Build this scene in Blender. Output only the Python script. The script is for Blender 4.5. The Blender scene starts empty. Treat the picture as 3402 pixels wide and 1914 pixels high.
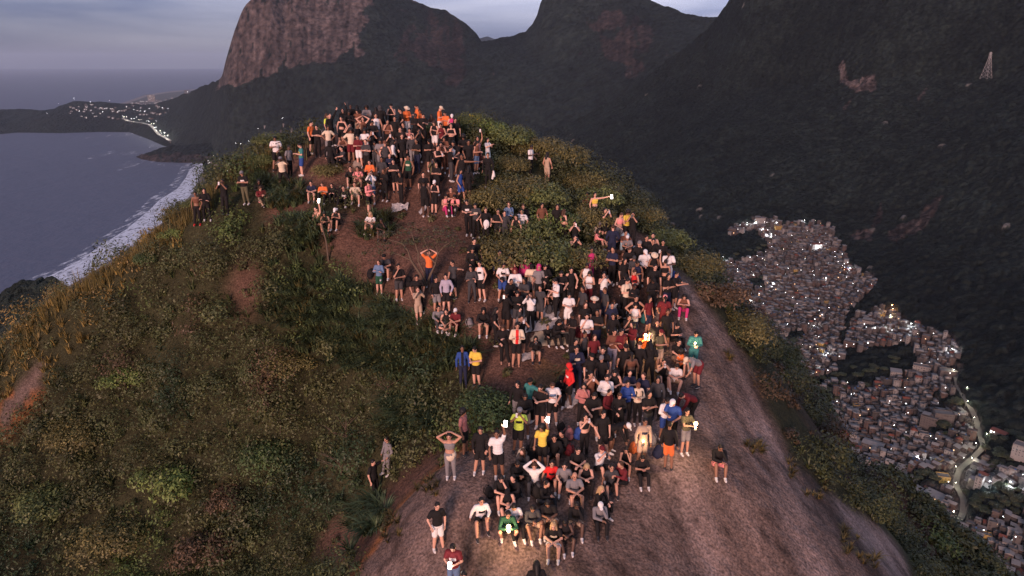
# Dawn crowd on a granite summit above the sea, mountains and a hillside town.
import bpy, bmesh, math, random
import numpy as np
from mathutils import Vector, Matrix
scene = bpy.context.scene
COL = scene.collection
rnd = random.Random(7)
rng = np.random.default_rng(11)
R = math.radians

# ------------------------------------------------------------------ camera
F_PX, CX, CY, PITCH = 2341.0, 1701.0, 957.0, R(17.8)
SP, CP = math.sin(PITCH), math.cos(PITCH)
cam_d = bpy.data.cameras.new('camera'); cam = bpy.data.objects.new('camera', cam_d); COL.objects.link(cam)
cam_d.lens = 36.0*F_PX/3402.0; cam_d.sensor_width = 36; cam_d.clip_start = .5; cam_d.clip_end = 200000
cam.rotation_euler = (R(90)-PITCH, 0, 0); scene.camera = cam
SEA = -540.0

def ray(px, py):
    """direction with unit depth through a photograph pixel"""
    xc = (np.asarray(px, float)-CX)/F_PX; yc = (CY-np.asarray(py, float))/F_PX
    return xc, CP+yc*SP, -SP+yc*CP
def at_depth(px, py, D):
    a, b, c = ray(px, py); return np.stack([a*D, b*D, c*D], -1)
def at_dist(px, py, r):
    a, b, c = ray(px, py); k = r/b; return np.stack([a*k, b*k, c*k], -1)
def at_height(px, py, z):
    a, b, c = ray(px, py); k = z/c; return np.stack([a*k, b*k, c*k], -1)
def project(P):
    P = np.asarray(P, float); d = P[..., 1]*CP-P[..., 2]*SP; v = P[..., 1]*SP+P[..., 2]*CP
    d = np.where(np.abs(d) < 1e-3, 1e-3, d)
    return CX+F_PX*P[..., 0]/d, CY-F_PX*v/d, d

# ------------------------------------------------------------------ numeric noise
def hsh(i, j, s=0):
    n = (i.astype(np.int64)*374761393+j.astype(np.int64)*668265263+s*1442695041) & 0x7fffffff
    n = ((n ^ (n >> 13))*1274126177) & 0x7fffffff
    return ((n ^ (n >> 16)) & 0xffffff)/float(0xffffff)
def vnoise(x, y, s=0):
    i = np.floor(x); j = np.floor(y); u = x-i; v = y-j; u = u*u*(3-2*u); v = v*v*(3-2*v)
    a = hsh(i, j, s); b = hsh(i+1, j, s); c = hsh(i, j+1, s); d = hsh(i+1, j+1, s)
    return (a*(1-u)+b*u)*(1-v)+(c*(1-u)+d*u)*v-.5
def fbm(x, y, o=4, s=0):
    t = 0; a = 1.0
    for k in range(o):
        t = t+a*vnoise(x*2**k+17.3*k, y*2**k-9.1*k, s+k); a *= .5
    return t
def worley(x, y, cell, s=0):
    gx = x/cell; gy = y/cell; i0 = np.floor(gx); j0 = np.floor(gy)
    best = np.full(x.shape, 9.0); bid = np.zeros(x.shape)
    for di in (-1, 0, 1):
        for dj in (-1, 0, 1):
            i = i0+di; j = j0+dj; px = i+hsh(i, j, s); py = j+hsh(i, j, s+5)
            d = np.hypot(gx-px, gy-py)*(1.25-.5*hsh(i, j, s+8)); m = d < best
            best = np.where(m, d, best); bid = np.where(m, hsh(i, j, s+9), bid)
    return best, bid
def inpoly(x, y, poly):
    x = np.asarray(x, float); y = np.asarray(y, float); c = np.zeros(x.shape, bool); n = len(poly)
    for k in range(n):
        x1, y1 = poly[k]; x2, y2 = poly[(k+1) % n]
        if y1 == y2: continue
        m = ((y1 > y) != (y2 > y)) & (x < (x2-x1)*(y-y1)/(y2-y1)+x1); c ^= m
    return c
def soft(x, y, poly, w, s=0):
    """0..1 membership with a ragged edge"""
    nx = x+w*fbm(x/60, y/60, 4, s+20)*2; ny = y+w*fbm(x/60+50, y/60, 4, s+30)*2
    return inpoly(nx, ny, poly).astype(float)

# ------------------------------------------------------------------ mesh + tagging helpers
def mesh_np(name, V, Fc, col=None, smooth=False, mats=(), midx=None):
    me = bpy.data.meshes.new(name); V = np.asarray(V, np.float32); Fc = np.asarray(Fc, np.int32)
    n = Fc.shape[1]
    me.vertices.add(len(V)); me.vertices.foreach_set('co', V.ravel())
    me.loops.add(Fc.size); me.loops.foreach_set('vertex_index', Fc.ravel())
    me.polygons.add(len(Fc)); me.polygons.foreach_set('loop_start', np.arange(0, Fc.size, n, dtype=np.int32))
    if smooth: me.polygons.foreach_set('use_smooth', np.ones(len(Fc), bool))
    if midx is not None: me.polygons.foreach_set('material_index', np.asarray(midx, np.int32))
    if col is not None:
        a = me.color_attributes.new('Col', 'FLOAT_COLOR', 'POINT')
        c = np.ones((len(V), 4), np.float32); c[:, :3] = col; a.data.foreach_set('color', c.ravel())
    for m in mats: me.materials.append(m)
    me.update(calc_edges=True); return me
def link(name, me, parent=None, label=None, cat=None, group=None, kind=None, loc=None, rot=None):
    o = bpy.data.objects.new(name, me); COL.objects.link(o)
    if parent is not None: o.parent = parent
    if loc is not None: o.location = loc
    if rot is not None: o.rotation_euler = rot
    if label: o['label'] = label
    if cat: o['category'] = cat
    if group: o['group'] = group
    if kind: o['kind'] = kind
    return o
def grid_faces(nu, nv):
    a = (np.arange(nu-1)[:, None]*nv+np.arange(nv-1)[None]).ravel()
    return np.stack([a, a+1, a+nv+1, a+nv], 1)

# ------------------------------------------------------------------ materials
def nodes_of(name):
    m = bpy.data.materials.new(name); m.use_nodes = True; nt = m.node_tree
    return m, nt, nt.nodes['Principled BSDF']
def mat(name, c, rough=.8, var=.15, scale=8.0, bump=0.0, metal=0.0, spec=.3, emit=None, es=1.0):
    m, nt, b = nodes_of(name); N = nt.nodes; L = nt.links
    b.inputs['Roughness'].default_value = rough; b.inputs['Metallic'].default_value = metal
    b.inputs['Specular IOR Level'].default_value = spec
    if emit:
        b.inputs['Emission Color'].default_value = (*emit, 1); b.inputs['Emission Strength'].default_value = es
    tc = N.new('ShaderNodeTexCoord'); nz = N.new('ShaderNodeTexNoise'); nz.inputs['Scale'].default_value = scale
    nz.inputs['Detail'].default_value = 4; L.new(tc.outputs['Object'], nz.inputs['Vector'])
    mx = N.new('ShaderNodeMix'); mx.data_type = 'RGBA'
    mx.inputs[6].default_value = (*[v*(1-var) for v in c], 1); mx.inputs[7].default_value = (*[min(1, v*(1+var)) for v in c], 1)
    L.new(nz.outputs['Fac'], mx.inputs[0]); L.new(mx.outputs[2], b.inputs['Base Color'])
    if bump:
        bp = N.new('ShaderNodeBump'); bp.inputs['Strength'].default_value = 1; bp.inputs['Distance'].default_value = bump
        L.new(nz.outputs['Fac'], bp.inputs['Height']); L.new(bp.outputs['Normal'], b.inputs['Normal'])
    return m
def mat_col(name, rough=.9, spec=.15, layers=(), bumps=(), trans=0.0):
    """colour from the mesh's own 'Col' attribute times noise layers (scale, low, high); bumps (scale, distance, kind)"""
    m, nt, b = nodes_of(name); N = nt.nodes; L = nt.links
    b.inputs['Roughness'].default_value = rough; b.inputs['Specular IOR Level'].default_value = spec
    at = N.new('ShaderNodeAttribute'); at.attribute_name = 'Col'; cur = at.outputs['Color']
    geo = N.new('ShaderNodeNewGeometry')
    for sc, lo, hi in layers:
        nz = N.new('ShaderNodeTexNoise'); nz.inputs['Scale'].default_value = sc; nz.inputs['Detail'].default_value = 5
        L.new(geo.outputs['Position'], nz.inputs['Vector'])
        mr = N.new('ShaderNodeMapRange'); mr.inputs[1].default_value = .3; mr.inputs[2].default_value = .7
        mr.inputs[3].default_value = lo; mr.inputs[4].default_value = hi; L.new(nz.outputs['Fac'], mr.inputs[0])
        mm = N.new('ShaderNodeVectorMath'); mm.operation = 'SCALE'; L.new(cur, mm.inputs[0]); L.new(mr.outputs[0], mm.inputs['Scale']); cur = mm.outputs[0]
    L.new(cur, b.inputs['Base Color'])
    prev = None
    for sc, dist, kind in bumps:
        t = N.new('ShaderNodeTexVoronoi' if kind == 'v' else 'ShaderNodeTexNoise'); t.inputs['Scale'].default_value = sc
        if kind != 'v': t.inputs['Detail'].default_value = 6
        L.new(geo.outputs['Position'], t.inputs['Vector'])
        bp = N.new('ShaderNodeBump'); bp.inputs['Distance'].default_value = dist; bp.inputs['Strength'].default_value = 1
        if kind == 'v': bp.invert = True
        L.new(t.outputs['Distance' if kind == 'v' else 'Fac'], bp.inputs['Height'])
        if prev: L.new(prev, bp.inputs['Normal'])
        prev = bp.outputs['Normal']
    if prev: L.new(prev, b.inputs['Normal'])
    return m

# ------------------------------------------------------------------ world, sun
SUN_EL, SUN_AZ = R(9), R(200)          # azimuth measured clockwise from +Y: behind the camera, a little to the left
w = bpy.data.worlds.new('World'); scene.world = w; w.use_nodes = True
N = w.node_tree.nodes; L = w.node_tree.links; bg = N['Background']
sky = N.new('ShaderNodeTexSky'); sky.sky_type = 'NISHITA'; sky.sun_disc = False
sky.sun_elevation = SUN_EL*.45; sky.sun_rotation = SUN_AZ; sky.altitude = 540; sky.air_density = 1.0; sky.dust_density = 1.5; sky.ozone_density = 3.0
tc = N.new('ShaderNodeTexCoord'); mp = N.new('ShaderNodeMapping'); mp.inputs['Scale'].default_value = (1.0, 1.0, 9.0)
L.new(tc.outputs['Generated'], mp.inputs['Vector'])
nz = N.new('ShaderNodeTexNoise'); nz.inputs['Scale'].default_value = 2.6; nz.inputs['Detail'].default_value = 7; nz.inputs['Distortion'].default_value = .4
L.new(mp.outputs[0], nz.inputs['Vector'])
mr = N.new('ShaderNodeMapRange'); mr.inputs[1].default_value = .38; mr.inputs[2].default_value = .68; L.new(nz.outputs['Fac'], mr.inputs[0])
cl = N.new('ShaderNodeMix'); cl.data_type = 'RGBA'; cl.inputs[6].default_value = (2.3, 2.6, 4.3, 1); cl.inputs[7].default_value = (5.8, 5.7, 7.0, 1)   # overcast: dull lilac cloud with paler rifts
L.new(mr.outputs[0], cl.inputs[0])
sep = N.new('ShaderNodeSeparateXYZ'); L.new(tc.outputs['Generated'], sep.inputs[0])
sw = N.new('ShaderNodeMapRange'); sw.inputs[1].default_value = -.5; sw.inputs[2].default_value = .15; sw.inputs[3].default_value = .62; sw.inputs[4].default_value = 1.0; L.new(sep.outputs['X'], sw.inputs[0])
dk = N.new('ShaderNodeVectorMath'); dk.operation = 'SCALE'; L.new(cl.outputs[2], dk.inputs[0]); vb = N.new('ShaderNodeMapRange'); vb.inputs[1].default_value = .0; vb.inputs[2].default_value = .085; vb.inputs[3].default_value = .50; vb.inputs[4].default_value = 1.35; L.new(sep.outputs['Z'], vb.inputs[0])
fb = N.new('ShaderNodeMapRange'); fb.inputs[1].default_value = -.2; fb.inputs[2].default_value = .9; fb.inputs[3].default_value = .75; fb.inputs[4].default_value = 1.25; L.new(sep.outputs['Y'], fb.inputs[0])
m1_ = N.new('ShaderNodeMath'); m1_.operation = 'MULTIPLY'; L.new(vb.outputs[0], m1_.inputs[0]); L.new(fb.outputs[0], m1_.inputs[1])
m2_ = N.new('ShaderNodeMath'); m2_.operation = 'MULTIPLY'; L.new(m1_.outputs[0], m2_.inputs[0]); L.new(sw.outputs[0], m2_.inputs[1]); L.new(m2_.outputs[0], dk.inputs['Scale'])
mul = N.new('ShaderNodeMix'); mul.data_type = 'RGBA'; mul.inputs[0].default_value = .85
L.new(sky.outputs[0], mul.inputs[6]); L.new(dk.outputs[0], mul.inputs[7]); L.new(mul.outputs[2], bg.inputs['Color'])
bg.inputs['Strength'].default_value = .112
sd = bpy.data.lights.new('sun', 'SUN'); sun = bpy.data.objects.new('sun', sd); COL.objects.link(sun)
sd.energy = 4.8; sd.angle = R(18); sd.color = (1.0, .60, .50)
sun.rotation_euler = (R(90)-SUN_EL, 0, R(180)-SUN_AZ+R(0))
_d = Vector((math.sin(SUN_AZ)*math.cos(SUN_EL), math.cos(SUN_AZ)*math.cos(SUN_EL), math.sin(SUN_EL)))
sun.rotation_euler = _d.to_track_quat('Z', 'Y').to_euler()
vs = scene.view_settings; vs.view_transform = 'Standard'; vs.look = 'None'; vs.gamma = 1; vs.exposure = 0
scene.cycles.use_denoising = True; scene.cycles.max_bounces = 4; scene.cycles.diffuse_bounces = 2; scene.cycles.volume_bounces = 0

# ------------------------------------------------------------------ distant land: patches swept between ridge lines
def patch(name, x0, x1, step, layers, subs, zfun=None, colfun=None, m=None, smooth=True, label=None):
    xs = np.arange(x0, x1+.1, step); rows = []
    for lay in layers:
        t = np.array(lay, float); y = np.interp(xs, t[:, 0], t[:, 1])
        if t[0, 2] > 0: P = at_dist(xs, y, np.interp(xs, t[:, 0], t[:, 2]))
        else: P = at_height(xs, y, np.interp(xs, t[:, 0], t[:, 2]))
        if t.shape[1] > 3: P[:, 2] = np.interp(xs, t[:, 0], t[:, 3])       # explicit height overrides
        rows.append(P)
    out = []
    for k in range(len(rows)-1):
        a = rows[k]; b = rows[k+1]; n = subs[k]
        for q in range(n): out.append(a+(b-a)*(q/n))
    out.append(rows[-1]); G = np.stack(out, 1)          # columns, rows, 3
    # rounding: smooth along the sweep so ridge lines do not read as folds
    for _ in range(3): G[:, 1:-1] = G[:, 1:-1]*.5+(G[:, :-2]+G[:, 2:])*.25
    V = G.reshape(-1, 3)
    c = colfun(V) if colfun else None
    if zfun: V = zfun(V)
    me = mesh_np(name, V, grid_faces(G.shape[0], G.shape[1])[:, ::-1], c, smooth, [m])
    o = link(name, me, kind='structure'); return o, V.reshape(G.shape)

M_forest = mat_col('forest_canopy', .95, .08, [(.004, .75, 1.25), (.02, .7, 1.3), (.12, .35, 1.8)], [(.09, 6.0, 'v'), (.35, 2.0, 'n')])
M_forest_far = mat_col('far_forest', .95, .08, [(.002, .75, 1.25), (.012, .65, 1.4), (.04, .35, 1.8)], [(.045, 9.0, 'v'), (.01, 30.0, 'n')])
FOREST = np.array([.0095, .0135, .0120]); ROCK = np.array([.056, .045, .043])

def forest_col(V, rockpolys=(), base=FOREST, seed=0):
    px, py, _ = project(V); n = fbm(V[:, 0]/300, V[:, 1]/300, 4, seed)
    c = base[None]*(1+.5*n[:, None])*np.ones((len(V), 3))
    for poly, rc, w_ in rockpolys:
        k = soft(px, py, poly, w_, seed)*(fbm(px/14, py/60, 4, seed+3) > -.42)
        streak = 1+.9*fbm(px/9, py/90, 4, seed+4)
        c = np.where(k[:, None] > .5, rc[None]*streak[:, None], c)
    return c

# massif with the big granite head, the saddle and the second mountain
ridge = [(-400,428,5900),(-40,416,5900),(0,411,5900),(20,419,5900),(45,424,5850),(72,425,5850),(101,405,5950),(146,391,6000),(171,374,6100),(184,355,6250),(202,348,6300),(247,338,6400),(330,342,6500),(400,350,6500),(470,354,6500),(520,345,6400),(570,330,6200),(600,317,6000),(640,302,5600),(690,282,5000),(725,264,4600),(738,250,4400),(750,205,4300),(766,150,4250),(780,105,4230),(792,70,4200),(806,35,4200),(819,12,4200),(845,-12,4200),(900,-60,4200),(948,-6,4250),(965,-20,4250),(1000,-60,4300),(1200,-90,4400),(1300,-40,4450),(1364,-4,4500),(1400,10,4500),(1430,24,4500),(1480,28,4450),(1500,40,4400),(1540,70,4300),(1580,104,4200),(1600,138,4150),(1650,131,4200),(1700,118,4300),(1745,104,4300),(1770,76,4300),(1785,46,4300),(1795,10,4300),(1805,-14,4300),(1850,-80,4300),(2000,-120,4300),(2100,-60,4100),(2160,-4,4000),(2220,16,3900),(2270,41,3800),(2340,51,3700),(2400,48,3600),(2700,60,3400)]
back = [(x, 0, r+500, -540+.25*(540)) for x, y, r in ridge]
foot = [(-400,438,5780),(0,434,5780),(75,434,5780),(190,400,5900),(330,385,6100),(470,385,6100),(570,362,5900),(640,335,5400),(700,305,4900),(735,289,4350),(760,284,4120),(790,280,4080),(900,262,3980),(1000,262,3900),(1200,250,3850),(1400,225,3850),(1600,190,3950),(1800,200,3850),(2000,190,3650),(2200,180,3400),(2400,170,3200),(2700,170,2800)]
coast = [(-400,446,-541),(0,447,-541),(60,441,-541),(200,443,-541),(330,439,-541),(430,440,-541),(490,462,-541),(540,484,-541),(600,500,-541),(660,520,-540),(700,530,-530),(1100,560,-520),(1300,560,-490),(1700,560,-450),(2700,620,-400)]
under = [(-400,470,-575),(540,505,-560),(620,560,-558),(680,640,-545),(760,760,-545),(2700,860,-535)]
def z_far(V):
    V = V.copy(); r = np.hypot(V[:, 0], V[:, 1]); h = np.clip((V[:, 2]-SEA)/60, 0, 1)
    V[:, 2] += h*(22*fbm(V[:, 0]/260, V[:, 1]/260, 4, 3))
    d, i = worley(V[:, 0], V[:, 1], 26, 4); V[:, 2] += h*6*np.clip(1-d, 0, 1)
    return V
gavea = [(735,270),(748,200),(766,140),(792,60),(815,0),(845,-40),(1180,-130),(1260,-20),(1225,60),(1210,150),(1130,200),(1040,215),(950,205),(880,245),(810,292),(750,290)]
slabs = [[(1390,60),(1470,75),(1560,160),(1580,260),(1500,290),(1400,230)],[(1990,70),(2120,60),(2180,120),(2170,210),(2080,230),(2010,190)],[(1760,60),(1850,20),(1880,110),(1800,150)]]
massif, G1 = patch('mountain', -400, 2700, 5, [back, ridge, foot, coast, under], [12, 90, 110, 20],
    z_far, lambda V: forest_col(V, [(gavea, ROCK, 26)]+[(s_, ROCK*.38, 70) for s_ in slabs[:2]], seed=1), M_forest_far)
# wooded promontory with a bare rocky foot, in front of the bay
pr_t = [(452,520.5,4252),(470,512,4200),(497,505,4150),(530,490,4180),(570,480,4200),(640,478,4230),(760,470,4250)]
pr = [[(x, y, r+20+min(150, (x-452)*4), -556) for x, y, r in pr_t], pr_t, [(452,521.5,-539),(470,529,-539),(520,538,-539),(600,541,-539),(660,541,-539),(760,545,-539)], [(452,523,-556),(520,545,-556),(760,556,-556)]]
promontory, _ = patch('headland', 452, 760, 3, pr, [8, 40, 4], lambda V: V+np.stack([0*V[:, 0], 0*V[:, 0], np.clip((V[:, 2]-SEA)/30, 0, 1)*8*fbm(V[:, 0]/40, V[:, 1]/40, 4, 8)], 1),
    lambda V: forest_col(V, [([(430,505),(520,516),(600,508),(680,512),(770,522),(770,560),(430,560)], ROCK*.42, 12)], seed=2), M_forest_far)
# pale ridges at the edge of sight
for nm, tab in (('far_ridge', [(1540,140),(1585,105),(1620,96),(1650,110),(1680,113),(1710,106),(1740,116),(1800,150)]), ('far_ridge', [(2280,70),(2320,52),(2360,36),(2400,28),(2440,34),(2500,60)])):
    t = [(x, y, 15000) for x, y in tab]
    patch(nm, tab[0][0], tab[-1][0], 6, [[(x, 0, 17000, -540) for x, y in tab], t, [(x, 0, 13500, -540) for x, y in tab]], [6, 10], z_far, lambda V: forest_col(V), M_forest_far)
# the near wooded mountain on the right and the valley below it
m3r = [(1400,600,2600),(1700,480,2700),(1900,400,2700),(2100,290,2700),(2250,180,2700),(2350,100,2700),(2392,46,2650),(2425,-2,2600),(2500,-100,2500),(2700,-250,2400),(3000,-400,2300),(3402,-500,2200),(4200,-500,2100)]
m3 = [[(x, 0, r+900, -450) for x, y, r in m3r], m3r,
      [(1400,640,2450),(1900,500,2400),(2300,350,2300),(2600,300,2150),(2900,290,1900),(3402,250,1650),(4200,200,1500)],
      [(1400,720,1900),(1900,700,1900),(2300,740,1560),(2600,735,1450),(2800,735,1400),(3100,760,1250),(3402,800,1100),(4200,800,950)],
      [(1400,1200,-430),(2300,1200,-425),(2700,1200,-410),(3000,1200,-385),(3402,1200,-345),(4200,1200,-300)],
      [(1400,1914,-470),(2600,1914,-465),(3000,1914,-455),(3402,1914,-430),(4200,1914,-380)],
      [(1400,2900,-500),(4200,2900,-450)]]
FAV = [[(2410,748),(2440,745),(2495,735),(2500,716),(2560,716),(2590,735),(2620,742),(2750,745),(2765,790),(2795,812),(2795,880),(2850,905),(2925,930),(2915,960),(2880,985),(2840,1000),(2810,1050),(2790,1110),(2800,1190),(2770,1215),(2720,1245),(2700,1255),(2560,1290),(2480,1180),(2420,1030),(2365,905),(2365,880),(2425,862),(2490,860),(2540,835),(2555,810),(2525,785),(2450,785),(2412,785)],
       [(2835,1060),(2870,1045),(2950,1040),(3050,1090),(3150,1110),(3185,1170),(3185,1230),(3180,1280),(3190,1330),(3250,1390),(3262,1460),(3290,1500),(3300,1560),(3402,1565),(3700,1560),(3700,2100),(3100,2100),(2930,1700),(2780,1400),(2640,1270),(2740,1262),(2800,1290),(2960,1230),(3040,1235),(3060,1190),(3030,1130),(2960,1140),(2860,1165),(2810,1160)]]
COPSE = [[(2700,1270),(2760,1240),(2850,1215),(2960,1190),(3040,1200),(3000,1235),(2900,1290),(2780,1290)],[(3210,1640),(3300,1610),(3410,1640),(3410,1720),(3210,1725)],[(3250,1470),(3340,1440),(3420,1440),(3360,1560),(3290,1560)],[(3080,1410),(3140,1400),(3150,1450),(3080,1450)],[(2960,1660),(3090,1655),(3070,1720),(2980,1720)],[(3040,1570),(3110,1570),(3110,1620),(3040,1620)],[(3110,1320),(3180,1320),(3200,1350),(3120,1355)],[(2700,1295),(2780,1295),(2780,1330),(2700,1330)],[(2490,930),(2535,925),(2540,960),(2500,965)],[(2620,1105),(2665,1105),(2665,1135),(2620,1135)],[(2440,780),(2520,775),(2545,820),(2500,850),(2440,850)]]
def town(px, py):
    px, py = np.asarray(px, float), np.asarray(py, float); px, py = px+34*fbm(px/40, py/40, 3, 201), py+30*fbm(px/40, py/40, 3, 202)
    t = np.zeros(np.shape(px), bool)
    for p in FAV: t |= inpoly(px, py, p)
    for p in COPSE: t &= ~inpoly(px, py, p)
    return t
def z_right(V):
    V = V.copy(); px, py, _ = project(V); r = np.hypot(V[:, 0], V[:, 1])
    high = np.clip((V[:, 2]+400)/200, 0, 1)
    V[:, 2] += high*(34*fbm(V[:, 0]/330, V[:, 1]/330, 4, 13))
    k = np.where(town(px, py), 0, 1.0)
    d, i = worley(V[:, 0], V[:, 1], 13, 14); V[:, 2] += k*7*np.sqrt(np.clip(1-d*d*1.4, 0, 1))*(.5+i)
    return V
rk3 = [([(2780,240),(2800,235),(2815,300),(2900,275),(2905,320),(2840,330),(2790,300)], ROCK*1.1, 6), ([(2900,760),(2905,715),(2925,680),(2925,710),(2905,760),(2900,800),(2820,790),(2850,760)], ROCK*.5, 8),
       ([(2950,780),(3020,730),(3080,680),(3140,650),(3100,720),(3030,770),(2960,810)], ROCK*.45, 10), ([(2795,385),(2825,350),(2812,378),(2800,390)], ROCK, 2), ([(3045,340),(3080,295),(3070,320),(3050,342)], ROCK*.7, 3)]
def col_right(V):
    px, py, _ = project(V); c = forest_col(V, rk3, FOREST*.9, 5)
    d, i = worley(V[:, 0], V[:, 1], 13, 14)
    c *= (.65+.7*i)[:, None]
    pale = (i > .9955) & (d < .42) & (py < 1000); c = np.where(pale[:, None], np.array([.085, .082, .075]), c)
    c = np.where(town(px, py)[:, None], np.array([.045, .038, .036]), c)
    return c
forest_hill, G3 = patch('hillside', 1400, 4200, 5, m3, [6, 110, 170, 120, 110, 12], z_right, col_right, M_forest)
# dark wooded shoulder below the summit, bottom left
m4r = [(-500,1100,260),(-100,1010,260),(0,986,260),(50,952,260),(110,932,260),(190,934,250),(240,962,240),(330,1030,235),(600,1200,220)]
m4 = [[(x, 0, r+120, -190) for x, y, r in m4r], m4r, [(-500,1500,150),(0,1500,150),(600,1600,150)], [(-500,2400,90),(600,2400,90)]]
def z_sh(V):
    V = V.copy(); d, i = worley(V[:, 0], V[:, 1], 3.4, 24); V[:, 2] += 1.9*np.sqrt(np.clip(1-d*d*1.3, 0, 1))*(.5+i)+3*fbm(V[:, 0]/20, V[:, 1]/20, 3, 2); return V
def col_sh(V):
    d, i = worley(V[:, 0], V[:, 1], 3.4, 24); return (FOREST*1.7)[None]*(.6+.8*i)[:, None]
M_forest_near = mat_col('near_forest', .95, .1, [(.06, .7, 1.3), (.8, .6, 1.4)], [(1.4, .5, 'v'), (5.0, .12, 'n')])
shoulder, _ = patch('wooded_shoulder', -500, 600, 4, m4, [10, 140, 20], z_sh, col_sh, M_forest_near)
# ------------------------------------------------------------------ sea, surf, beach
m, nt, b = nodes_of('sea_water'); N = nt.nodes; L = nt.links
b.inputs['Base Color'].default_value = (.088, .100, .150, 1); b.inputs['Roughness'].default_value = .68; b.inputs['IOR'].default_value = 1.33
geo = N.new('ShaderNodeNewGeometry'); prev = None
for sc, dist in ((.004, 10.0), (.02, 5.0), (.07, 2.2)):
    t = N.new('ShaderNodeTexNoise'); t.inputs['Scale'].default_value = sc; t.inputs['Detail'].default_value = 5; L.new(geo.outputs['Position'], t.inputs['Vector'])
    bp = N.new('ShaderNodeBump'); bp.inputs['Distance'].default_value = dist; L.new(t.outputs['Fac'], bp.inputs['Height'])
    if prev: L.new(prev, bp.inputs['Normal'])
    prev = bp.outputs['Normal']
L.new(prev, b.inputs['Normal'])
xs = np.concatenate([[-60000, -20000], np.linspace(-8000, 8000, 30), [20000, 60000]]); GX, GY = np.meshgrid(xs, xs+1, indexing='ij')
sea = link('sea', mesh_np('sea', np.stack([GX, GY, 0*GX+SEA], -1).reshape(-1, 3), grid_faces(len(xs), len(xs))[:, ::-1], mats=[m]), kind='structure')
def ribbon(name, left, right, z, mt, n=160, k=8, kind='structure', wob=0.0):
    """strip on the water between two pixel polylines"""
    def res(pl):
        P = at_height([p[0] for p in pl], [p[1] for p in pl], z); d = np.r_[0, np.cumsum(np.linalg.norm(np.diff(P, axis=0), axis=1))]; s = np.linspace(0, d[-1], n)
        return np.stack([np.interp(s, d, P[:, i]) for i in range(3)], 1)
    A, B = res(left), res(right); t = np.linspace(0, 1, k)[None, :, None]; G = A[:, None]*(1-t)+B[:, None]*t
    if wob: G[:, :, 0] += wob*fbm(G[:, :, 1]/90, G[:, :, 0]/200, 4, 5)
    return link(name, mesh_np(name, G.reshape(-1, 3), grid_faces(n, k), mats=[mt]), kind=kind)
def foam(name, lo, hi, sc=.02):
    m, nt, b = nodes_of(name); N = nt.nodes; L = nt.links
    b.inputs['Base Color'].default_value = (.66, .69, .76, 1); b.inputs['Roughness'].default_value = .8
    geo = N.new('ShaderNodeNewGeometry'); mp = N.new('ShaderNodeMapping'); mp.inputs['Rotation'].default_value = (0, 0, -.45); mp.inputs['Scale'].default_value = (3.2, 1, 1)
    L.new(geo.outputs['Position'], mp.inputs['Vector'])
    t = N.new('ShaderNodeTexNoise'); t.inputs['Scale'].default_value = sc; t.inputs['Detail'].default_value = 8; t.inputs['Roughness'].default_value = .65
    L.new(mp.outputs[0], t.inputs['Vector'])
    r_ = N.new('ShaderNodeMapRange'); r_.inputs[1].default_value = lo; r_.inputs[2].default_value = hi; L.new(t.outputs['Fac'], r_.inputs[0]); L.new(r_.outputs[0], b.inputs['Alpha'])
    return m
SL = [(690,536),(662,545),(630,562),(618,590),(588,628),(530,664),(498,696),(420,762),(372,792),(322,826),(255,870),(175,912),(100,945),(20,985)]
SR = [(723,545),(694,556),(676,578),(664,606),(643,648),(605,688),(564,724),(492,793),(438,827),(388,860),(314,908),(236,953),(160,996),(70,1045)]
ribbon('surf', SL, SR, SEA+.9, foam('foam_dense', .33, .50, .03))
ribbon('surf', [(x-30, y-6) for x, y in SL], [(x+4, y+2) for x, y in SL], SEA+.6, foam('foam_thin', .5, .66, .018))
M_sand = mat('beach_sand', (.20, .17, .155), .9, .15, .02)
ribbon('beach', [(x-8, y-2) for x, y in SR], [(x+170, y+40) for x, y in SR], SEA+1.3, M_sand, k=6)
M_streak = foam('foam_streak', .54, .70, .012)
for A_, B_ in (([(285,520),(330,508),(400,498)], [(290,530),(340,518),(405,506)]), ([(380,500),(420,505),(470,500)], [(385,512),(425,516),(472,512)]), ([(400,545),(440,540),(490,540)], [(400,556),(450,552),(490,550)]), ([(385,556),(430,552),(520,542)], [(390,566),(440,560),(525,549)]), ([(420,536),(470,530),(520,538),(600,543),(665,543)], [(425,545),(475,545),(525,551),(600,556),(670,552)]), ([(280,455),(350,448),(440,441),(500,470),(520,492)], [(285,460),(355,455),(445,450),(490,478),(500,500)])):
    ribbon('surf', A_, B_, SEA+.7, M_streak, n=40)

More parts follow.
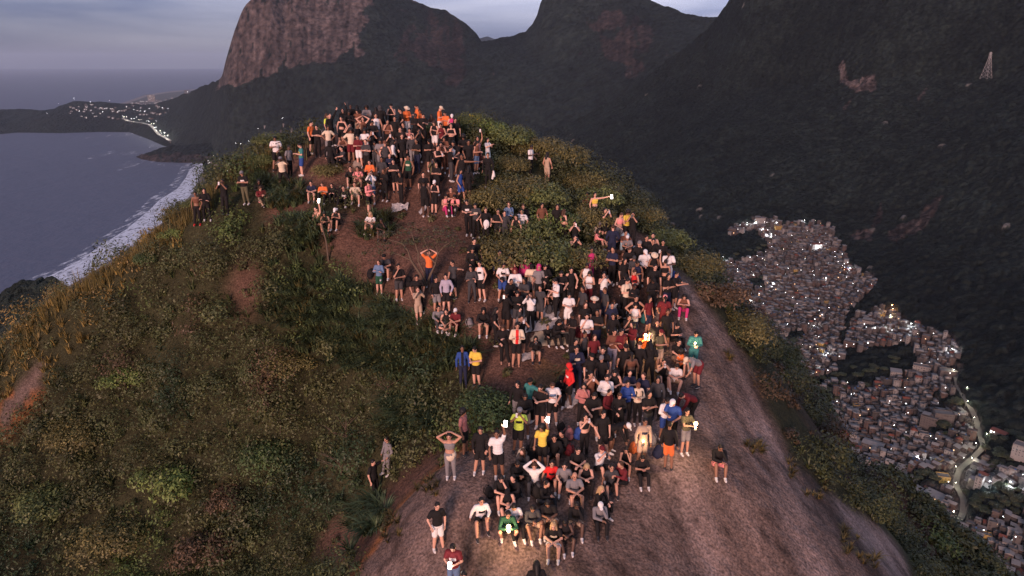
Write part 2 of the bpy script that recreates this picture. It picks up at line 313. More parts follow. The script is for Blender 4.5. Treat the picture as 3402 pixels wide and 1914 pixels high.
# ------------------------------------------------------------------ the summit: thin-plate surface through measured points
CPX = [ # photograph x, y, depth in metres
 (700,635,37.8),(780,560,38.8),(870,510,39.6),(960,470,39.8),(1070,440,40.2),
 (1490,432,40),(1250,445,40),(1100,475,39.2),(1400,500,37.3),(1150,520,36.8),(1300,600,36),(1330,707,35.2),(1500,620,34.6),(1000,560,37.5),(1100,640,35.8),(900,620,37.2),
 (1700,640,35.5),(1650,520,38.5),(1700,440,41.5),(1800,500,41),(1900,560,40),(2000,640,38.5),(1850,700,35),(1600,780,33),(1400,850,32.3),(1620,1000,30),(1450,1000,30),(1800,900,31.5),(2000,850,32.5),(2150,900,31.5),
 (2030,1032,29.7),(1720,1215,27.8),(1950,1150,28),(2200,1100,28.6),(1830,1424,24.9),(1700,1340,26),(2100,1400,25.3),(2300,1320,26.2),(1700,1590,23),(1950,1600,22.6),(1500,1590,22.3),(2390,1610,22.8),(1470,1833,21.4),(1800,1833,20.9),(2100,1833,20.8),(1700,1914,20.4),(2400,1900,21.6),
 (640,750,35.6),(820,690,35.8),(480,850,36.8),(300,985,37.5),(240,955,38),(150,1020,38.3),(170,1120,37.5),(700,900,34.8),(950,850,33.6),(1150,950,32.6),(500,1100,36),(900,1100,34),(1200,1130,31.8),(1450,1230,29),
 (60,1300,37),(300,1400,36),(700,1300,34.5),(1050,1300,33),(1350,1380,29),(1450,1480,26.5),(1310,1570,28.0),(1244,1650,29),(1100,1600,31),(700,1650,33),(300,1800,33),(0,1750,34),(0,2050,31),(700,1950,31),(1000,1900,29),(1130,1900,26.5),(1210,1860,24.2),(1400,1720,22.8),
 (2260,940,30.5),(2400,1080,29.6),(2480,1200,28.6),(2560,1380,27.2),(2640,1540,26.4),(2740,1650,26.6),(2600,1800,22.6),(2900,1850,25.0),(2800,1750,25.6),(3000,1930,26),
 (2100,700,38.5),(2200,800,36.5),(2050,655,43),(2150,745,42.5),(2290,870,41.5),(2410,1000,42),(2520,1090,43),(2400,1010,36.5),(2480,1110,37),(2620,1300,40),(2740,1450,42),(2700,1310,50),(2880,1560,60),(3010,1765,66),(3170,1914,70),(2860,1700,46),(3040,1880,48),(3400,2100,72)]
EXT = []  # points beyond the outline, falling away
def beyond(px, py, D, out, drop, side):
    p = at_depth(px, py, D); EXT.append((p[0]+side*out, p[1]+out*.8, p[2]-drop))
for a in ((600,680,37,3,3.6,-1.3),(480,780,37.5,3,3.8,-1.3),(340,865,38,3,3.8,-1.3),(190,948,38.5,3,3.8,-1.3),(100,1020,39,3,3.8,-1.3),(2050,645,43.5,3,4,1.2),(2200,795,43,3,4,1.2),(2330,905,42.5,3,4,1.3),(1900,560,41.5,3,3,.8),(1250,425,40.8,9,7,-.3),(1080,435,40.4,9,8,-.6),(880,490,40.5,9,9,-1),(700,615,38.5,9,10,-1.1),(480,820,37,9,11,-1.2),(290,930,38.5,9,12,-1.2),(90,1060,39,9,12,-1.2),(1500,420,41,9,7,0),(1700,425,42.5,9,8,.3),(1900,535,43,9,9,.7),(2050,630,44.5,9,11,1),(2200,780,44.5,9,12,1),(2350,910,43,9,13,1.1),(2520,1080,45,10,17,1.1),(2700,1290,52,12,22,1),(2880,1540,62,14,26,1),(3010,1730,68,14,28,1),(3190,1900,72,14,28,1),
          (1250,445,40,30,34,-.2),(880,490,40,30,38,-1),(480,820,37,30,42,-1),(100,1100,38,30,44,-1.1),(1700,425,42,30,36,.2),(2050,545,44,30,42,.7),(2400,900,44,30,50,.9),(2700,1290,52,30,58,.9),(3050,1700,68,30,66,.9)): beyond(*a)
EXT += [(-45,20,-40),(-45,5,-42),(-15,0,-28),(0,0,-20),(12,2,-20),(30,10,-40),(50,20,-58),(60,45,-75),(75,60,-95),(40,0,-60),(-60,40,-60),(-60,80,-85),(0,105,-80),(70,105,-120),(80,10,-100)]
C3 = np.concatenate([np.stack([at_depth(*c) for c in CPX]), np.array(EXT, float)])
def tps(r2): return np.where(r2 > 1e-9, .5*r2*np.log(np.maximum(r2, 1e-9)), 0)
A = C3[:, :2]; n = len(A); K = tps(((A[:, None]-A[None])**2).sum(-1))+np.eye(n)*.6
Pm = np.c_[np.ones(n), A]; S = np.zeros((n+3, n+3)); S[:n, :n] = K; S[:n, n:] = Pm; S[n:, :n] = Pm.T
W_ = np.linalg.solve(S, np.r_[C3[:, 2], 0, 0, 0])
HX0, HX1, HY0, HY1, HS = -56.0, 72.0, 2.0, 100.0, .25
hx = np.arange(HX0, HX1, HS); hy = np.arange(HY0, HY1, HS); GX, GY = np.meshgrid(hx, hy, indexing='ij')
def hill_eval(X, Y):
    q = np.stack([X.ravel(), Y.ravel()], 1); out = np.empty(len(q))
    for s in range(0, len(q), 20000):
        c = q[s:s+20000]; out[s:s+20000] = tps(((c[:, None]-A[None])**2).sum(-1))@W_[:n]+W_[n]+c@W_[n+1:]
    return out.reshape(X.shape)
sx = slice(None, None, 4); coarse = hill_eval(GX[sx, sx], GY[sx, sx])
def bil(Gd, fx, fy):
    fx = np.clip(fx, 0, Gd.shape[0]-1.001); fy = np.clip(fy, 0, Gd.shape[1]-1.001); i = fx.astype(int); j = fy.astype(int); u = fx-i; v = fy-j
    return (Gd[i, j]*(1-u)+Gd[i+1, j]*u)*(1-v)+(Gd[i, j+1]*(1-u)+Gd[i+1, j+1]*u)*v
HZ = bil(coarse, (GX-HX0)/(4*HS), (GY-HY0)/(4*HS))
ROCKP = [(1100,2500),(1150,1990),(1200,1880),(1265,1790),(1340,1670),(1440,1570),(1520,1510),(1640,1440),(1720,1360),(1860,1300),(2010,1160),(2160,1010),(2250,930),(2290,932),(2400,1070),(2470,1180),(2560,1370),(2640,1530),(2740,1640),(2900,1740),(3000,1850),(3060,1990),(3200,2500)]
DIRTP = [(860,640),(900,560),(1000,500),(1050,440),(1500,420),(1560,520),(1570,640),(1590,760),(1600,900),(1700,1000),(1900,960),(1960,830),(2060,720),(2110,740),(2200,830),(2270,930),(2160,1010),(2010,1160),(1860,1300),(1700,1370),(1590,1300),(1560,1120),(1420,1080),(1300,1010),(1200,900),(1120,760),(1000,700)]
DIRT2 = [[(760,920),(830,880),(860,960),(840,1010),(780,1020)],[(1120,1900),(1150,1750),(1260,1620),(1360,1560),(1440,1480),(1480,1560),(1330,1680),(1200,1900)],[(1060,1820),(1130,1720),(1160,1780),(1110,1914)],[(900,680),(960,640),(1120,700),(1200,820),(1150,880),(1050,800)]]
ROCK2 = [[(0,1420),(0,1360),(90,1250),(150,1225),(140,1270),(60,1370),(20,1420)]]
px, py, dd = project(np.stack([GX, GY, HZ], -1))
mr_ = np.maximum(soft(px, py, ROCKP, 10), soft(px, py, ROCK2[0], 8)); md_ = soft(px, py, DIRTP, 26, 4)
for p in DIRT2: md_ = np.maximum(md_, soft(px, py, p, 30, 5))
tuft = (fbm(GX/1.6, GY/1.6, 4, 44) > .36) & (py > 540) & (py < 1000); md_ = np.where(tuft, 0, md_)
# long shallow furrows running down the bare rock, rounded humps elsewhere
HZ = HZ+mr_*(.16*fbm(GX/1.5+GY/9, GY/7, 4, 61)+.05*fbm(GX*1.2, GY*1.2, 3, 62))+(1-mr_)*(.14*fbm(GX/1.4, GY/1.4, 4, 63))
steep = (GX > 13)*np.clip((GX-13)/10, 0, 1); HZ = HZ+steep*1.1*fbm(GX/5, GY/5, 4, 64)
def smooth1(a, k=3):
    for _ in range(k): a[1:-1, 1:-1] = (a[1:-1, 1:-1]*2+a[:-2, 1:-1]+a[2:, 1:-1]+a[1:-1, :-2]+a[1:-1, 2:])/6
    return a
mrs = smooth1(mr_.copy(), 2)[..., None]; mds = smooth1(md_.copy(), 3)[..., None]
soil = np.array([.034, .034, .017])*(1+.5*fbm(GX/3, GY/3, 3, 70))[..., None]; dirt = np.array([.100, .056, .042])*(1+.35*fbm(GX/2, GY/2, 4, 71))[..., None]
rockc = np.array([.150, .106, .092])*(1+.25*fbm(GX/3+GY/8, GY/9, 5, 72))[..., None]
su = (GX*.35-GY)/1.06; sv_ = (GX+GY*.35)/1.06; st_ = fbm(sv_/.9, su/7, 5, 74); rt_ = np.clip((GX-1)/6, 0, 1)
rockc = rockc*(1-.62*np.clip(st_*2.6-.30+.35*rt_*fbm(sv_/3.2, su/14, 3, 78), 0, 1))[..., None]      # dark lichen runs
rockc = rockc*(1+rt_[..., None]*np.clip(.35+fbm(sv_/1.3+5, su/10, 5, 75)*2.8, -.35, 1.5)[..., None]*np.array([.55, .58, .62]))      # paler washed streaks
flank = np.clip((GX-11.5)/3, 0, 1)*(GY > 26)
och = (np.clip(fbm(GX/2.2, GY/2.2, 4, 73)*3-.2, 0, 1)*soft(px, py, [(1700,1380),(1780,1230),(1900,1160),(1960,1200),(1860,1330)], 20))[..., None]
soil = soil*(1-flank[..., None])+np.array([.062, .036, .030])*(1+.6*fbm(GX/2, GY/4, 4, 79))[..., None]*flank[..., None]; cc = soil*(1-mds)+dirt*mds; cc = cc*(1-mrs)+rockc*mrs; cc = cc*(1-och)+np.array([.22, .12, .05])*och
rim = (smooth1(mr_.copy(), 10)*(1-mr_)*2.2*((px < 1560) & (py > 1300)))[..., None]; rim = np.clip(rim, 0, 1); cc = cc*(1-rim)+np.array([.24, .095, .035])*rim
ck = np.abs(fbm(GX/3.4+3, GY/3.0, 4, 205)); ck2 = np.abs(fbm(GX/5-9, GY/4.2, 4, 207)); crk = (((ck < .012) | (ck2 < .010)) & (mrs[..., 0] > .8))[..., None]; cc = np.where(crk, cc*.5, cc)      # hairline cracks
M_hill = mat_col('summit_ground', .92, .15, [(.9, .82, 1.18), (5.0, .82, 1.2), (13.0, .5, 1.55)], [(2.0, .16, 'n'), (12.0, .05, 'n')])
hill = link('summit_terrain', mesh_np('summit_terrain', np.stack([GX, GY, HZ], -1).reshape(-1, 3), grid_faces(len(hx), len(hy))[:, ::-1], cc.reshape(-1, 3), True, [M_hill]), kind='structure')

def ground(x, y): return bil(HZ, (np.asarray(x, float)-HX0)/HS, (np.asarray(y, float)-HY0)/HS)
def cast(px, py, h=0.0):
    """first point of the summit, raised by h, seen through each pixel"""
    px = np.atleast_1d(np.asarray(px, float)); py = np.atleast_1d(np.asarray(py, float)); h = np.broadcast_to(np.asarray(h, float), px.shape)
    D = np.arange(14, 90, .12)[None]; a, b_, c = ray(px, py)
    X = a[:, None]*D; Y = b_[:, None]*D; Z = c[:, None]*D; below = Z < ground(X, Y)+h[:, None]
    i = below.argmax(1); ok = below.any(1); d = D[0][i]; lo = d-.12; hi = d.copy()
    for _ in range(10):
        mid = (lo+hi)/2; u = c*mid < ground(a*mid, b_*mid)+h; hi = np.where(u, mid, hi); lo = np.where(u, lo, mid)
    return np.stack([a*hi, b_*hi, ground(a*hi, b_*hi)], 1), ok
# ------------------------------------------------------------------ plants on the summit
M_leaf = mat_col('leaves', .55, .35, [(1.3, .7, 1.3)], [])
M_bark = mat('bark', (.115, .085, .062), .9, .4, 6, .02)
def leaves(C, n_each, rad, flat, size, col, seed, up=.35, cvar=.35, shell=.55, nrm=None):
    """leaf-shaped quads scattered through flattened balls. C centres (n,3), rad/size/col per centre"""
    g = np.random.default_rng(seed); n = len(C)*n_each; idx = np.repeat(np.arange(len(C)), n_each)
    d = g.normal(size=(n, 3)); d /= np.linalg.norm(d, axis=1)[:, None]; 
    if nrm is None: d[:, 2] = np.abs(d[:, 2])*1.0-.12*(g.random(n) < .3)
    else: dt = (d*nrm[idx]).sum(1); d = np.where((dt < 0)[:, None], d-2*dt[:, None]*nrm[idx], d)
    rr = rad[idx]*(shell+(1-shell)*g.random(n))*(1+.22*np.sin(d[:, 0]*5+idx)*np.cos(d[:, 1]*4+idx*2))
    P = C[idx]+d*rr[:, None]*np.stack([np.ones(n), np.ones(n), flat[idx]], 1)
    nr = d+np.array([0, 0, up])+g.normal(size=(n, 3))*.45; nr /= np.linalg.norm(nr, axis=1)[:, None]
    t = np.cross(nr, g.normal(size=(n, 3))); t /= np.linalg.norm(t, axis=1)[:, None]; b_ = np.cross(nr, t)
    s = size[idx]*(.6+.8*g.random(n)); L_ = t*s[:, None]; W = b_*(s*.48)[:, None]
    V = np.stack([P-L_, P-L_*.1+W, P+L_, P-L_*.1-W], 1).reshape(-1, 3)
    c = col[idx]*(1+cvar*(g.random(n)*2-1))[:, None]; c = c*(.9+.35*g.random((n, 1))*np.array([1.2, .8, .5])); c = np.repeat(c, 4, 0)
    return V, c
def blades(C, n_each, length, col, seed, droop=1.0, width=.022, spread=.35):
    g = np.random.default_rng(seed); n = len(C)*n_each; idx = np.repeat(np.arange(len(C)), n_each)
    a = g.random(n)*6.283; out = np.stack([np.cos(a), np.sin(a), 0*a], 1); side = np.stack([-np.sin(a), np.cos(a), 0*a], 1)
    ln = length[idx]*(.55+.7*g.random(n)); k = spread*(.3+g.random(n)); base = C[idx]+out*(g.random(n)*.16*length[idx])[:, None]
    pts = []
    for t in (0, .35, .7, 1.0):
        h = ln*(t-droop*.62*t*t*(.6+.8*k)); o = ln*k*(t*.7+droop*t*t*1.0)
        pts.append(base+out*o[:, None]+np.array([0, 0, 1.0])*h[:, None])
    V = []
    for q, p in enumerate(pts):
        w_ = width*(1.0, .95, .6, .08)[q]; V += [p-side*w_, p+side*w_]
    V = np.stack(V, 1).reshape(-1, 3)
    f = np.arange(n)[:, None]*8; Fc = np.concatenate([f+np.array([0, 1, 3, 2]), f+np.array([2, 3, 5, 4]), f+np.array([4, 5, 7, 6])])
    c = col[idx]*(1+.4*(g.random(n)*2-1))[:, None]; return V, Fc, np.repeat(c, 8, 0)
# ground cover: one point about every 0.6 m where neither rock nor bare earth shows
gzx, gzy = np.gradient(HZ, HS)
NP_ = 135000; qx = rng.uniform(HX0+2, HX1-2, NP_); qy = rng.uniform(10, 92, NP_); nx_ = bil(gzx, (qx-HX0)/HS, (qy-HY0)/HS); ny_ = bil(gzy, (qx-HX0)/HS, (qy-HY0)/HS)
ar = np.sqrt(1+nx_**2+ny_**2); sel = rng.random(NP_) < np.clip(ar/3.2, 0, 1); qx, qy, nx_, ny_, ar = [v[sel] for v in (qx, qy, nx_, ny_, ar)]; NP_ = len(qx)
NR = np.stack([-nx_, -ny_, np.ones(NP_)], 1)/ar[:, None]; qz = ground(qx, qy); qpx, qpy, qd = project(np.stack([qx, qy, qz], 1))
bare = bil(mrs[..., 0], (qx-HX0)/HS, (qy-HY0)/HS); brown = bil(mds[..., 0], (qx-HX0)/HS, (qy-HY0)/HS)
keep = (qpx > -250) & (qpx < 3500) & (qpy > 250) & (qpy < 2080) & (qd > 12) & (qd < 85) & (bare < .3)
keep &= rng.random(NP_) > brown*.95
BAND = [[(2410,942),(2522,1061),(2508,1131),(2592,1194),(2648,1292),(2620,1292),(2536,1194),(2445,1061)],[(2508,1292),(2578,1264),(2648,1334),(2732,1418),(2802,1495),(2830,1523),(2900,1572),(2991,1656),(3075,1782),(3040,1803),(2942,1726),(2872,1635),(2795,1530),(2690,1481),(2592,1453),(2550,1390)]]
wx, wy = qpx+70*fbm(qpx/60, qpy/60, 4, 92), qpy+70*fbm(qpx/60, qpy/60, 4, 93); band = inpoly(wx, wy, BAND[0]) | inpoly(wx, wy, BAND[1])
keep &= ~((qpx > 2350) & (fbm(qx/5, qy/6, 4, 91) > .35)); keep &= ~band | (rng.random(NP_) < .38)          # bare earth shows through on the steep right flank
for hx_, hy_ in ((1277,1461),(1241,1530),(647,642),(672,633),(737,603),(808,574),(913,459),(930,526),(990,483),(859,604),(873,624),(1767,489),(1821,512),(2222,500),(1562,1159),(1580,1160)): keep &= ~((np.abs(qpx-hx_) < 34) & (qpy > hy_+15) & (qpy < hy_+165)) | (rng.random(NP_) < .12)
dens = np.where(qd > 46, .45, 1.0); keep &= rng.random(NP_) < dens
# hidden back side of the summit needs little
back_ = (qy > 44) & (np.abs(qx) < 22); keep &= ~back_ | (rng.random(NP_) < .25)
qx, qy, qz, qpx, qpy, qd, brown, NR, band = [v[keep] for v in (qx, qy, qz, qpx, qpy, qd, brown, NR, band)]
OLIVE, DARK, DRY, GOLD, FRESH, MID = [np.array(c) for c in ((.058,.069,.025),(.028,.050,.021),(.070,.049,.026),(.21,.155,.048),(.074,.112,.031),(.058,.074,.027))]
GRZ = [[(900,860),(1080,900),(1300,1010),(1480,1090),(1590,1140),(1590,1220),(1300,1260),(1000,1200),(880,1050)],[(920,740),(1090,730),(1110,810),(960,850)],[(840,600),(1000,620),(1010,700),(880,700)],[(1230,1330),(1400,1300),(1480,1420),(1300,1500)],[(1180,1700),(1300,1650),(1260,1780),(1160,1840)],[(1190,740),(1280,720),(1300,790),(1200,800)]]
GOZ = [(0,1400),(-100,1300),(40,1110),(190,940),(330,860),(560,700),(660,740),(640,800),(480,940),(330,1080),(150,1300)]
isg = np.zeros(len(qx), bool)
for p in GRZ: isg |= inpoly(qpx+90*fbm(qpx/80, qpy/80, 3, 15), qpy+90*fbm(qpx/80, qpy/80, 3, 16), p) & (rng.random(len(qx)) < .8)
gold = inpoly(qpx+60*fbm(qpx/90, qpy/90, 2, 5), qpy+60*fbm(qpx/90, qpy/90, 2, 6), GOZ)
f1 = fbm(qx/4.5, qy/4.5, 3, 81); f2 = fbm(qx/2.2, qy/2.2, 3, 82); right = qpx > 1560
lush = rng.random(len(qx))
col = np.where((f1 > .22)[:, None], FRESH, np.where((f1 > -.08)[:, None], OLIVE, np.where((f1 > -.35)[:, None], MID, DARK)))
col = np.where(((f2 > .58) & ~right)[:, None], DRY, col); col = np.where((gold & (lush > .2))[:, None], GOLD*.95, col); col = np.where((right & (f1 < .3))[:, None], OLIVE*.95, col)
col = np.where((brown > .3)[:, None], MID*.8+DRY*.25, col)
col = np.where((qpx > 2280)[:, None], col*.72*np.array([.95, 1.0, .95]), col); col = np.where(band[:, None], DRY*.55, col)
grass_like = isg | (gold & (lush > .35)) | (lush > .86) | ((brown > .25) & (lush > .5))
rad = rng.uniform(.28, .75, len(qx))*np.where(right & (qd > 42), np.where(qd > 50, 1.7, 1.25), 1.0)*np.where(qpx < 700, .8, 1)*np.where(brown > .3, .45, 1)
rad *= np.where(inpoly(qpx, qpy, [(0,1300),(800,1150),(1050,1300),(1000,1914),(0,1914)]), 1.25, 1.0)
big = (~grass_like) & (rng.random(len(qx)) < .075) & (brown < .3); B = ~grass_like & ~big; C = np.stack([qx, qy, qz], 1)
hump = np.where(band, .4, 1)*rad*(1.0+.9*np.clip(f2+.2, 0, 1)); lf = np.where(qd > 45, .15, .062)*rng.uniform(.7, 1.25, len(qx)); fl_ = rng.uniform(.6, 1.15, len(qx))
up_ = NR*.6+np.array([0, 0, .4]); up_ /= np.linalg.norm(up_, axis=1)[:, None]
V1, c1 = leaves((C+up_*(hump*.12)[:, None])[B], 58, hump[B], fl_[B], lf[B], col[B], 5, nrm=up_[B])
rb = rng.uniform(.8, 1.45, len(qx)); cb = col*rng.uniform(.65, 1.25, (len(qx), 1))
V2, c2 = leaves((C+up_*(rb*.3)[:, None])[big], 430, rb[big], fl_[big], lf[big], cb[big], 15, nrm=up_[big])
V = np.concatenate([V1, V2]); c = np.concatenate([c1, c2]); str(str(len(V)//4))
link('undergrowth', mesh_np('undergrowth', V, np.arange(len(V)).reshape(-1, 4), c, mats=[M_leaf]), kind='stuff')
Gm = grass_like; C = np.stack([qx, qy, qz-.03], 1)[Gm]
ln = np.where(isg[Gm], rng.uniform(.8, 1.25, Gm.sum()), rng.uniform(.5, 1.1, Gm.sum()))*np.where(brown[Gm] > .3, .4, 1)
gc = np.where(isg[Gm][:, None], np.array([.060, .088, .038]), col[Gm]*1.15)
V, Fc, c = blades(C, 20, ln, gc, 6)
link('grass', mesh_np('grass', V, Fc, c, mats=[M_leaf]), kind='stuff')
# denser tussocks in the drooping-grass hollows and thin seed stalks along the left skyline
def zone_points(poly, n, seed):
    g = np.random.default_rng(seed); p = np.array(poly); X = g.uniform(p[:, 0].min(), p[:, 0].max(), n*2); Y = g.uniform(p[:, 1].min(), p[:, 1].max(), n*2)
    m_ = inpoly(X, Y, poly); P, ok = cast(X[m_], Y[m_]); return P[ok][:n]
TP = np.concatenate([zone_points(p, k, 30+i) for i, (p, k) in enumerate(zip(GRZ, (200, 34, 34, 40, 22, 16)))])
TR = np.concatenate([zone_points([(x-w_, y-h_), (x+w_, y-h_), (x+w_, y+h_), (x-w_, y+h_)], k, 60+i) for i, (x, y, w_, h_, k) in enumerate(((2505,1490,26,16,9),(2420,1190,14,20,4),(2700,1640,50,24,8),(2820,1800,30,40,9),(2880,1850,30,40,7),(2130,1290,20,8,3),(1420,1620,40,30,10),(1300,1760,30,60,14),(2620,1560,20,30,5)))])
V, Fc, c = blades(TR, 26, rng.uniform(.22, .5, len(TR)), GOLD*.45*rng.uniform(.6, 1.3, (len(TR), 1)), 18, 1.0, .015, .5); link('rock_grass', mesh_np('rock_grass', V, Fc, c, mats=[M_leaf]), kind='stuff')
V, Fc, c = blades(TP, 46, rng.uniform(.9, 1.35, len(TP)), np.array([.066, .094, .042])*rng.uniform(.55, 1.5, (len(TP), 1))*np.where(rng.random((len(TP), 1)) < .2, np.array([1.5, 1.0, .8]), 1), 8, 1.15, .026, .42)
link('tussock_grass', mesh_np('tussock_grass', V, Fc, c, mats=[M_leaf]), kind='stuff')
SK = [(60,1150),(100,1085),(190,1000),(260,945),(330,915),(390,870),(450,835),(500,800),(560,750),(600,720),(640,680),(700,640),(760,560),(850,520),(910,500),(1500,420),(1600,425),(1700,430),(1760,450)]
X = np.interp(rng.random(420)*(len(SK)-1), range(len(SK)), [p[0] for p in SK])+rng.normal(0, 16, 420); Y = np.interp(X, [p[0] for p in SK], [p[1] for p in SK])+rng.uniform(2, 60, 420)
P, ok = cast(X, Y); P = P[ok]
V, Fc, c = blades(P, 9, rng.uniform(.5, 1.15, len(P)), np.tile(GOLD*.6+DARK*.4, (len(P), 1)), 9, .35, .008, .22)
link('seed_stalks', mesh_np('seed_stalks', V, Fc, c, mats=[M_leaf]), kind='stuff')

def tube(pts, rad, seg=7):
    """tapered limb through points"""
    pts = [np.array(p, float) for p in pts]; V = []; Fc = []
    for i, p in enumerate(pts):
        d = pts[min(i+1, len(pts)-1)]-pts[max(i-1, 0)]; d /= np.linalg.norm(d)+1e-9
        u = np.cross(d, [.3, .1, 1] if abs(d[2]) < .9 else [1, 0, 0]); u /= np.linalg.norm(u); v = np.cross(d, u)
        for k in range(seg):
            a = 6.2832*k/seg; V.append(p+(u*math.cos(a)+v*math.sin(a))*rad[i])
    for i in range(len(pts)-1):
        for k in range(seg): a = i*seg+k; b_ = i*seg+(k+1) % seg; Fc.append((a, b_, b_+seg, a+seg))
    V.append(pts[-1]+d*rad[-1]); e = len(V)-1
    for k in range(seg): a = (len(pts)-1)*seg+k; b_ = (len(pts)-1)*seg+(k+1) % seg; Fc.append((a, b_, e, e))
    return V, Fc
def merge(parts):
    V = []; Fc = []; o = 0
    for v, f in parts:
        V += list(v); Fc += [tuple(i+o for i in q) for q in f]; o += len(v)
    return V, Fc
def mesh_py(name, V, Fc, mats=(), smooth=False, midx=None):
    me = bpy.data.meshes.new(name); me.from_pydata([tuple(map(float, v)) for v in V], [], [tuple(dict.fromkeys(f)) for f in Fc])
    for m_ in mats: me.materials.append(m_)
    if smooth: me.polygons.foreach_set('use_smooth', [True]*len(me.polygons))
    if midx is not None: me.polygons.foreach_set('material_index', midx)
    me.update(); return me
# individual shrubs: three leaf crowns, reused at different sizes
def crown(seed, lobes, n, size, col, flat=.8, sh=.7):
    g = np.random.default_rng(seed); C = []; rr = []
    for k in range(lobes):
        a = g.random()*6.283; r = .62*math.sqrt(g.random()); C.append((math.cos(a)*r, math.sin(a)*r, .25+.42*g.random()*(1-r*.6))); rr.append(.34+.2*g.random())
    C.append((0, 0, .42)); rr.append(.55)
    V, c = leaves(np.array(C), n, np.array(rr), np.full(len(C), flat), np.full(len(C), size), np.tile(np.array(col), (len(C), 1))*g.uniform(.8, 1.25, (len(C), 1)), seed, shell=sh)
    return mesh_np('foliage', V, np.arange(len(V)).reshape(-1, 4), c, mats=[M_leaf])
CR = [crown(1, 16, 230, .035, (.046,.080,.027)), crown(2, 20, 200, .034, (.115,.110,.038)), crown(3, 14, 220, .038, (.096,.124,.040)), crown(4, 15, 170, .042, (.075,.052,.030)), crown(5, 12, 200, .045, (.11,.16,.043))]
sv, sf = merge([tube([(0, 0, -.15), (.02, 0, .15), (.05*math.cos(a), .05*math.sin(a), .2), (.4*math.cos(a), .4*math.sin(a), .55)], [.035, .03, .022, .008], 5) for a in (0, 1.3, 2.5, 3.9, 5.1)])
ST = mesh_py('stem', sv, sf, [M_bark])
SHRUBS = [(1625,1395,1.55,0,'dense round dark green bush beside the standing crowd, left of the print T-shirt'),
 (1700,900,2.0,1,'broad olive bush behind the man in a blue jacket and the white vest'),(1815,905,2.1,2,'tallest leafy bush in the middle of the crowd'),(1905,890,1.9,1,'olive bush left of the hot pink jumpsuit'),(1760,800,1.8,2,'bush crown rising behind the central bushes'),(1850,760,1.7,4,'fresh green bush top with a pointed crown above the central bushes'),
 (1640,700,1.7,1,'wide bush below the two people on the grassy knoll'),(1730,660,1.8,1,'rounded bush under the long grass spray on the knoll'),(1800,690,1.6,2,'leafy bush right of the long grass spray'),(1960,760,1.5,1,'rounded bush left of the woman in black shorts on the right slope'),(1990,700,1.4,2,'bush under the bare-chested man and yellow bikini top'),
 (1560,440,1.3,2,'bushy clump on the crest right of the topmost crowd'),(1620,450,1.5,4,'pale green bush on the skyline behind the woman in white'),(1700,490,1.7,2,'bush on the skyline right of the woman in white'),(1790,520,1.7,1,'bush behind the man in a white shirt on the knoll'),(1870,560,1.8,1,'olive bush right of the woman in a beige dress'),(1940,640,1.4,1,'bush on the right skyline below the dress'),(2010,660,1.3,1,'bush behind the flashlight held by the bikini top'),(1700,580,1.2,1,'bush between the black-dressed man and the white T-shirt'),
 (2060,650,1.9,0,'dark leafy thicket on the far right skyline'),(2130,745,1.4,1,'olive bush on the right edge above the crowd'),(2215,830,1.4,2,'bush on the right edge beside the white cap'),(2310,925,1.5,1,'bush right of the top of the bare rock'),(2390,1020,1.6,3,'brownish bush right of the bare rock edge'),(2480,1130,1.5,1,'bush where the right edge meets the town'),
 (850,470,1.3,4,'bright green bush at the left end of the top crowd'),(900,500,1.2,2,'low bush under the orange T-shirt'),(690,590,1.5,4,'leafy bush left of the large white T-shirt'),(870,560,.9,2,'small bush behind the teal jersey'),(1090,590,1.0,1,'yellow-green bush in the middle of the upper path'),(1430,450,1.1,2,'bush amid the upper crowd'),
 (650,690,.8,2,'bush on the left skyline above the surf'),(575,800,.8,4,'bush on the left skyline beside the seated pair'),(490,880,.8,0,'dark bush on the left skyline above the breakers'),
 (420,1290,1.4,4,'pale green bush low on the left slope'),(560,1640,1.9,4,'yellow-flowered bush at the lower left'),(770,1690,1.3,3,'reddish-brown bush at the lower left'),(700,1860,1.7,3,'widest rust-coloured bush at the bottom left'),(980,1230,1.5,1,'olive bush under the drooping grass'),(260,1480,1.8,1,'olive bush at the far left'),(900,1560,1.7,0,'dark bush left of the pair on the lower path'),(380,1830,2.0,1,'olive bush near the bottom left corner'),(160,1700,1.9,2,'bush in the bottom left corner')]
SHRUBS = [s_ for s_ in SHRUBS]
Pb, ok = cast([s_[0] for s_ in SHRUBS], [s_[1] for s_ in SHRUBS])
for (sx_, sy_, r_, k_, lab), P, k2 in zip(SHRUBS, Pb, ok):
    if not k2: str(' no ground '+lab); continue
    o = link('shrub', None, label=lab, cat='bush', group='bushes on the summit', loc=(P[0], P[1], P[2]-.12*r_))
    f_ = link('foliage', CR[k_], o); f_.scale = (r_, r_, r_*rnd.uniform(.85, 1.2)); f_.rotation_euler = (0, 0, rnd.random()*6)
    t_ = link('stem', ST, o); t_.scale = (r_, r_, r_)
# yellow-flowered plant on the crest
P = cast([1572], [440])[0][0]; o = link('flowering_shrub', None, label='shrub with yellow blossom on the crest right of the topmost crowd', cat='bush', loc=P-np.array([0, 0, .1]))
f_ = link('foliage', crown(9, 9, 120, .05, (.04,.055,.02)), o); f_.scale = (.75, .75, 1.0); t_ = link('stem', ST, o); t_.scale = (.8, .8, .9)
V, c = leaves(np.array([[-.1, -.35, .75], [.2, -.4, .6], [0, -.3, .95], [.3, -.3, .8], [-.3, -.3, .6]]), 26, np.full(5, .2), np.full(5, .9), np.full(5, .05), np.tile([.75, .60, .03], (5, 1)), 3, cvar=.1)
link('blossom', mesh_np('blossom', V, np.arange(len(V)).reshape(-1, 4), c, mats=[M_leaf]), o)
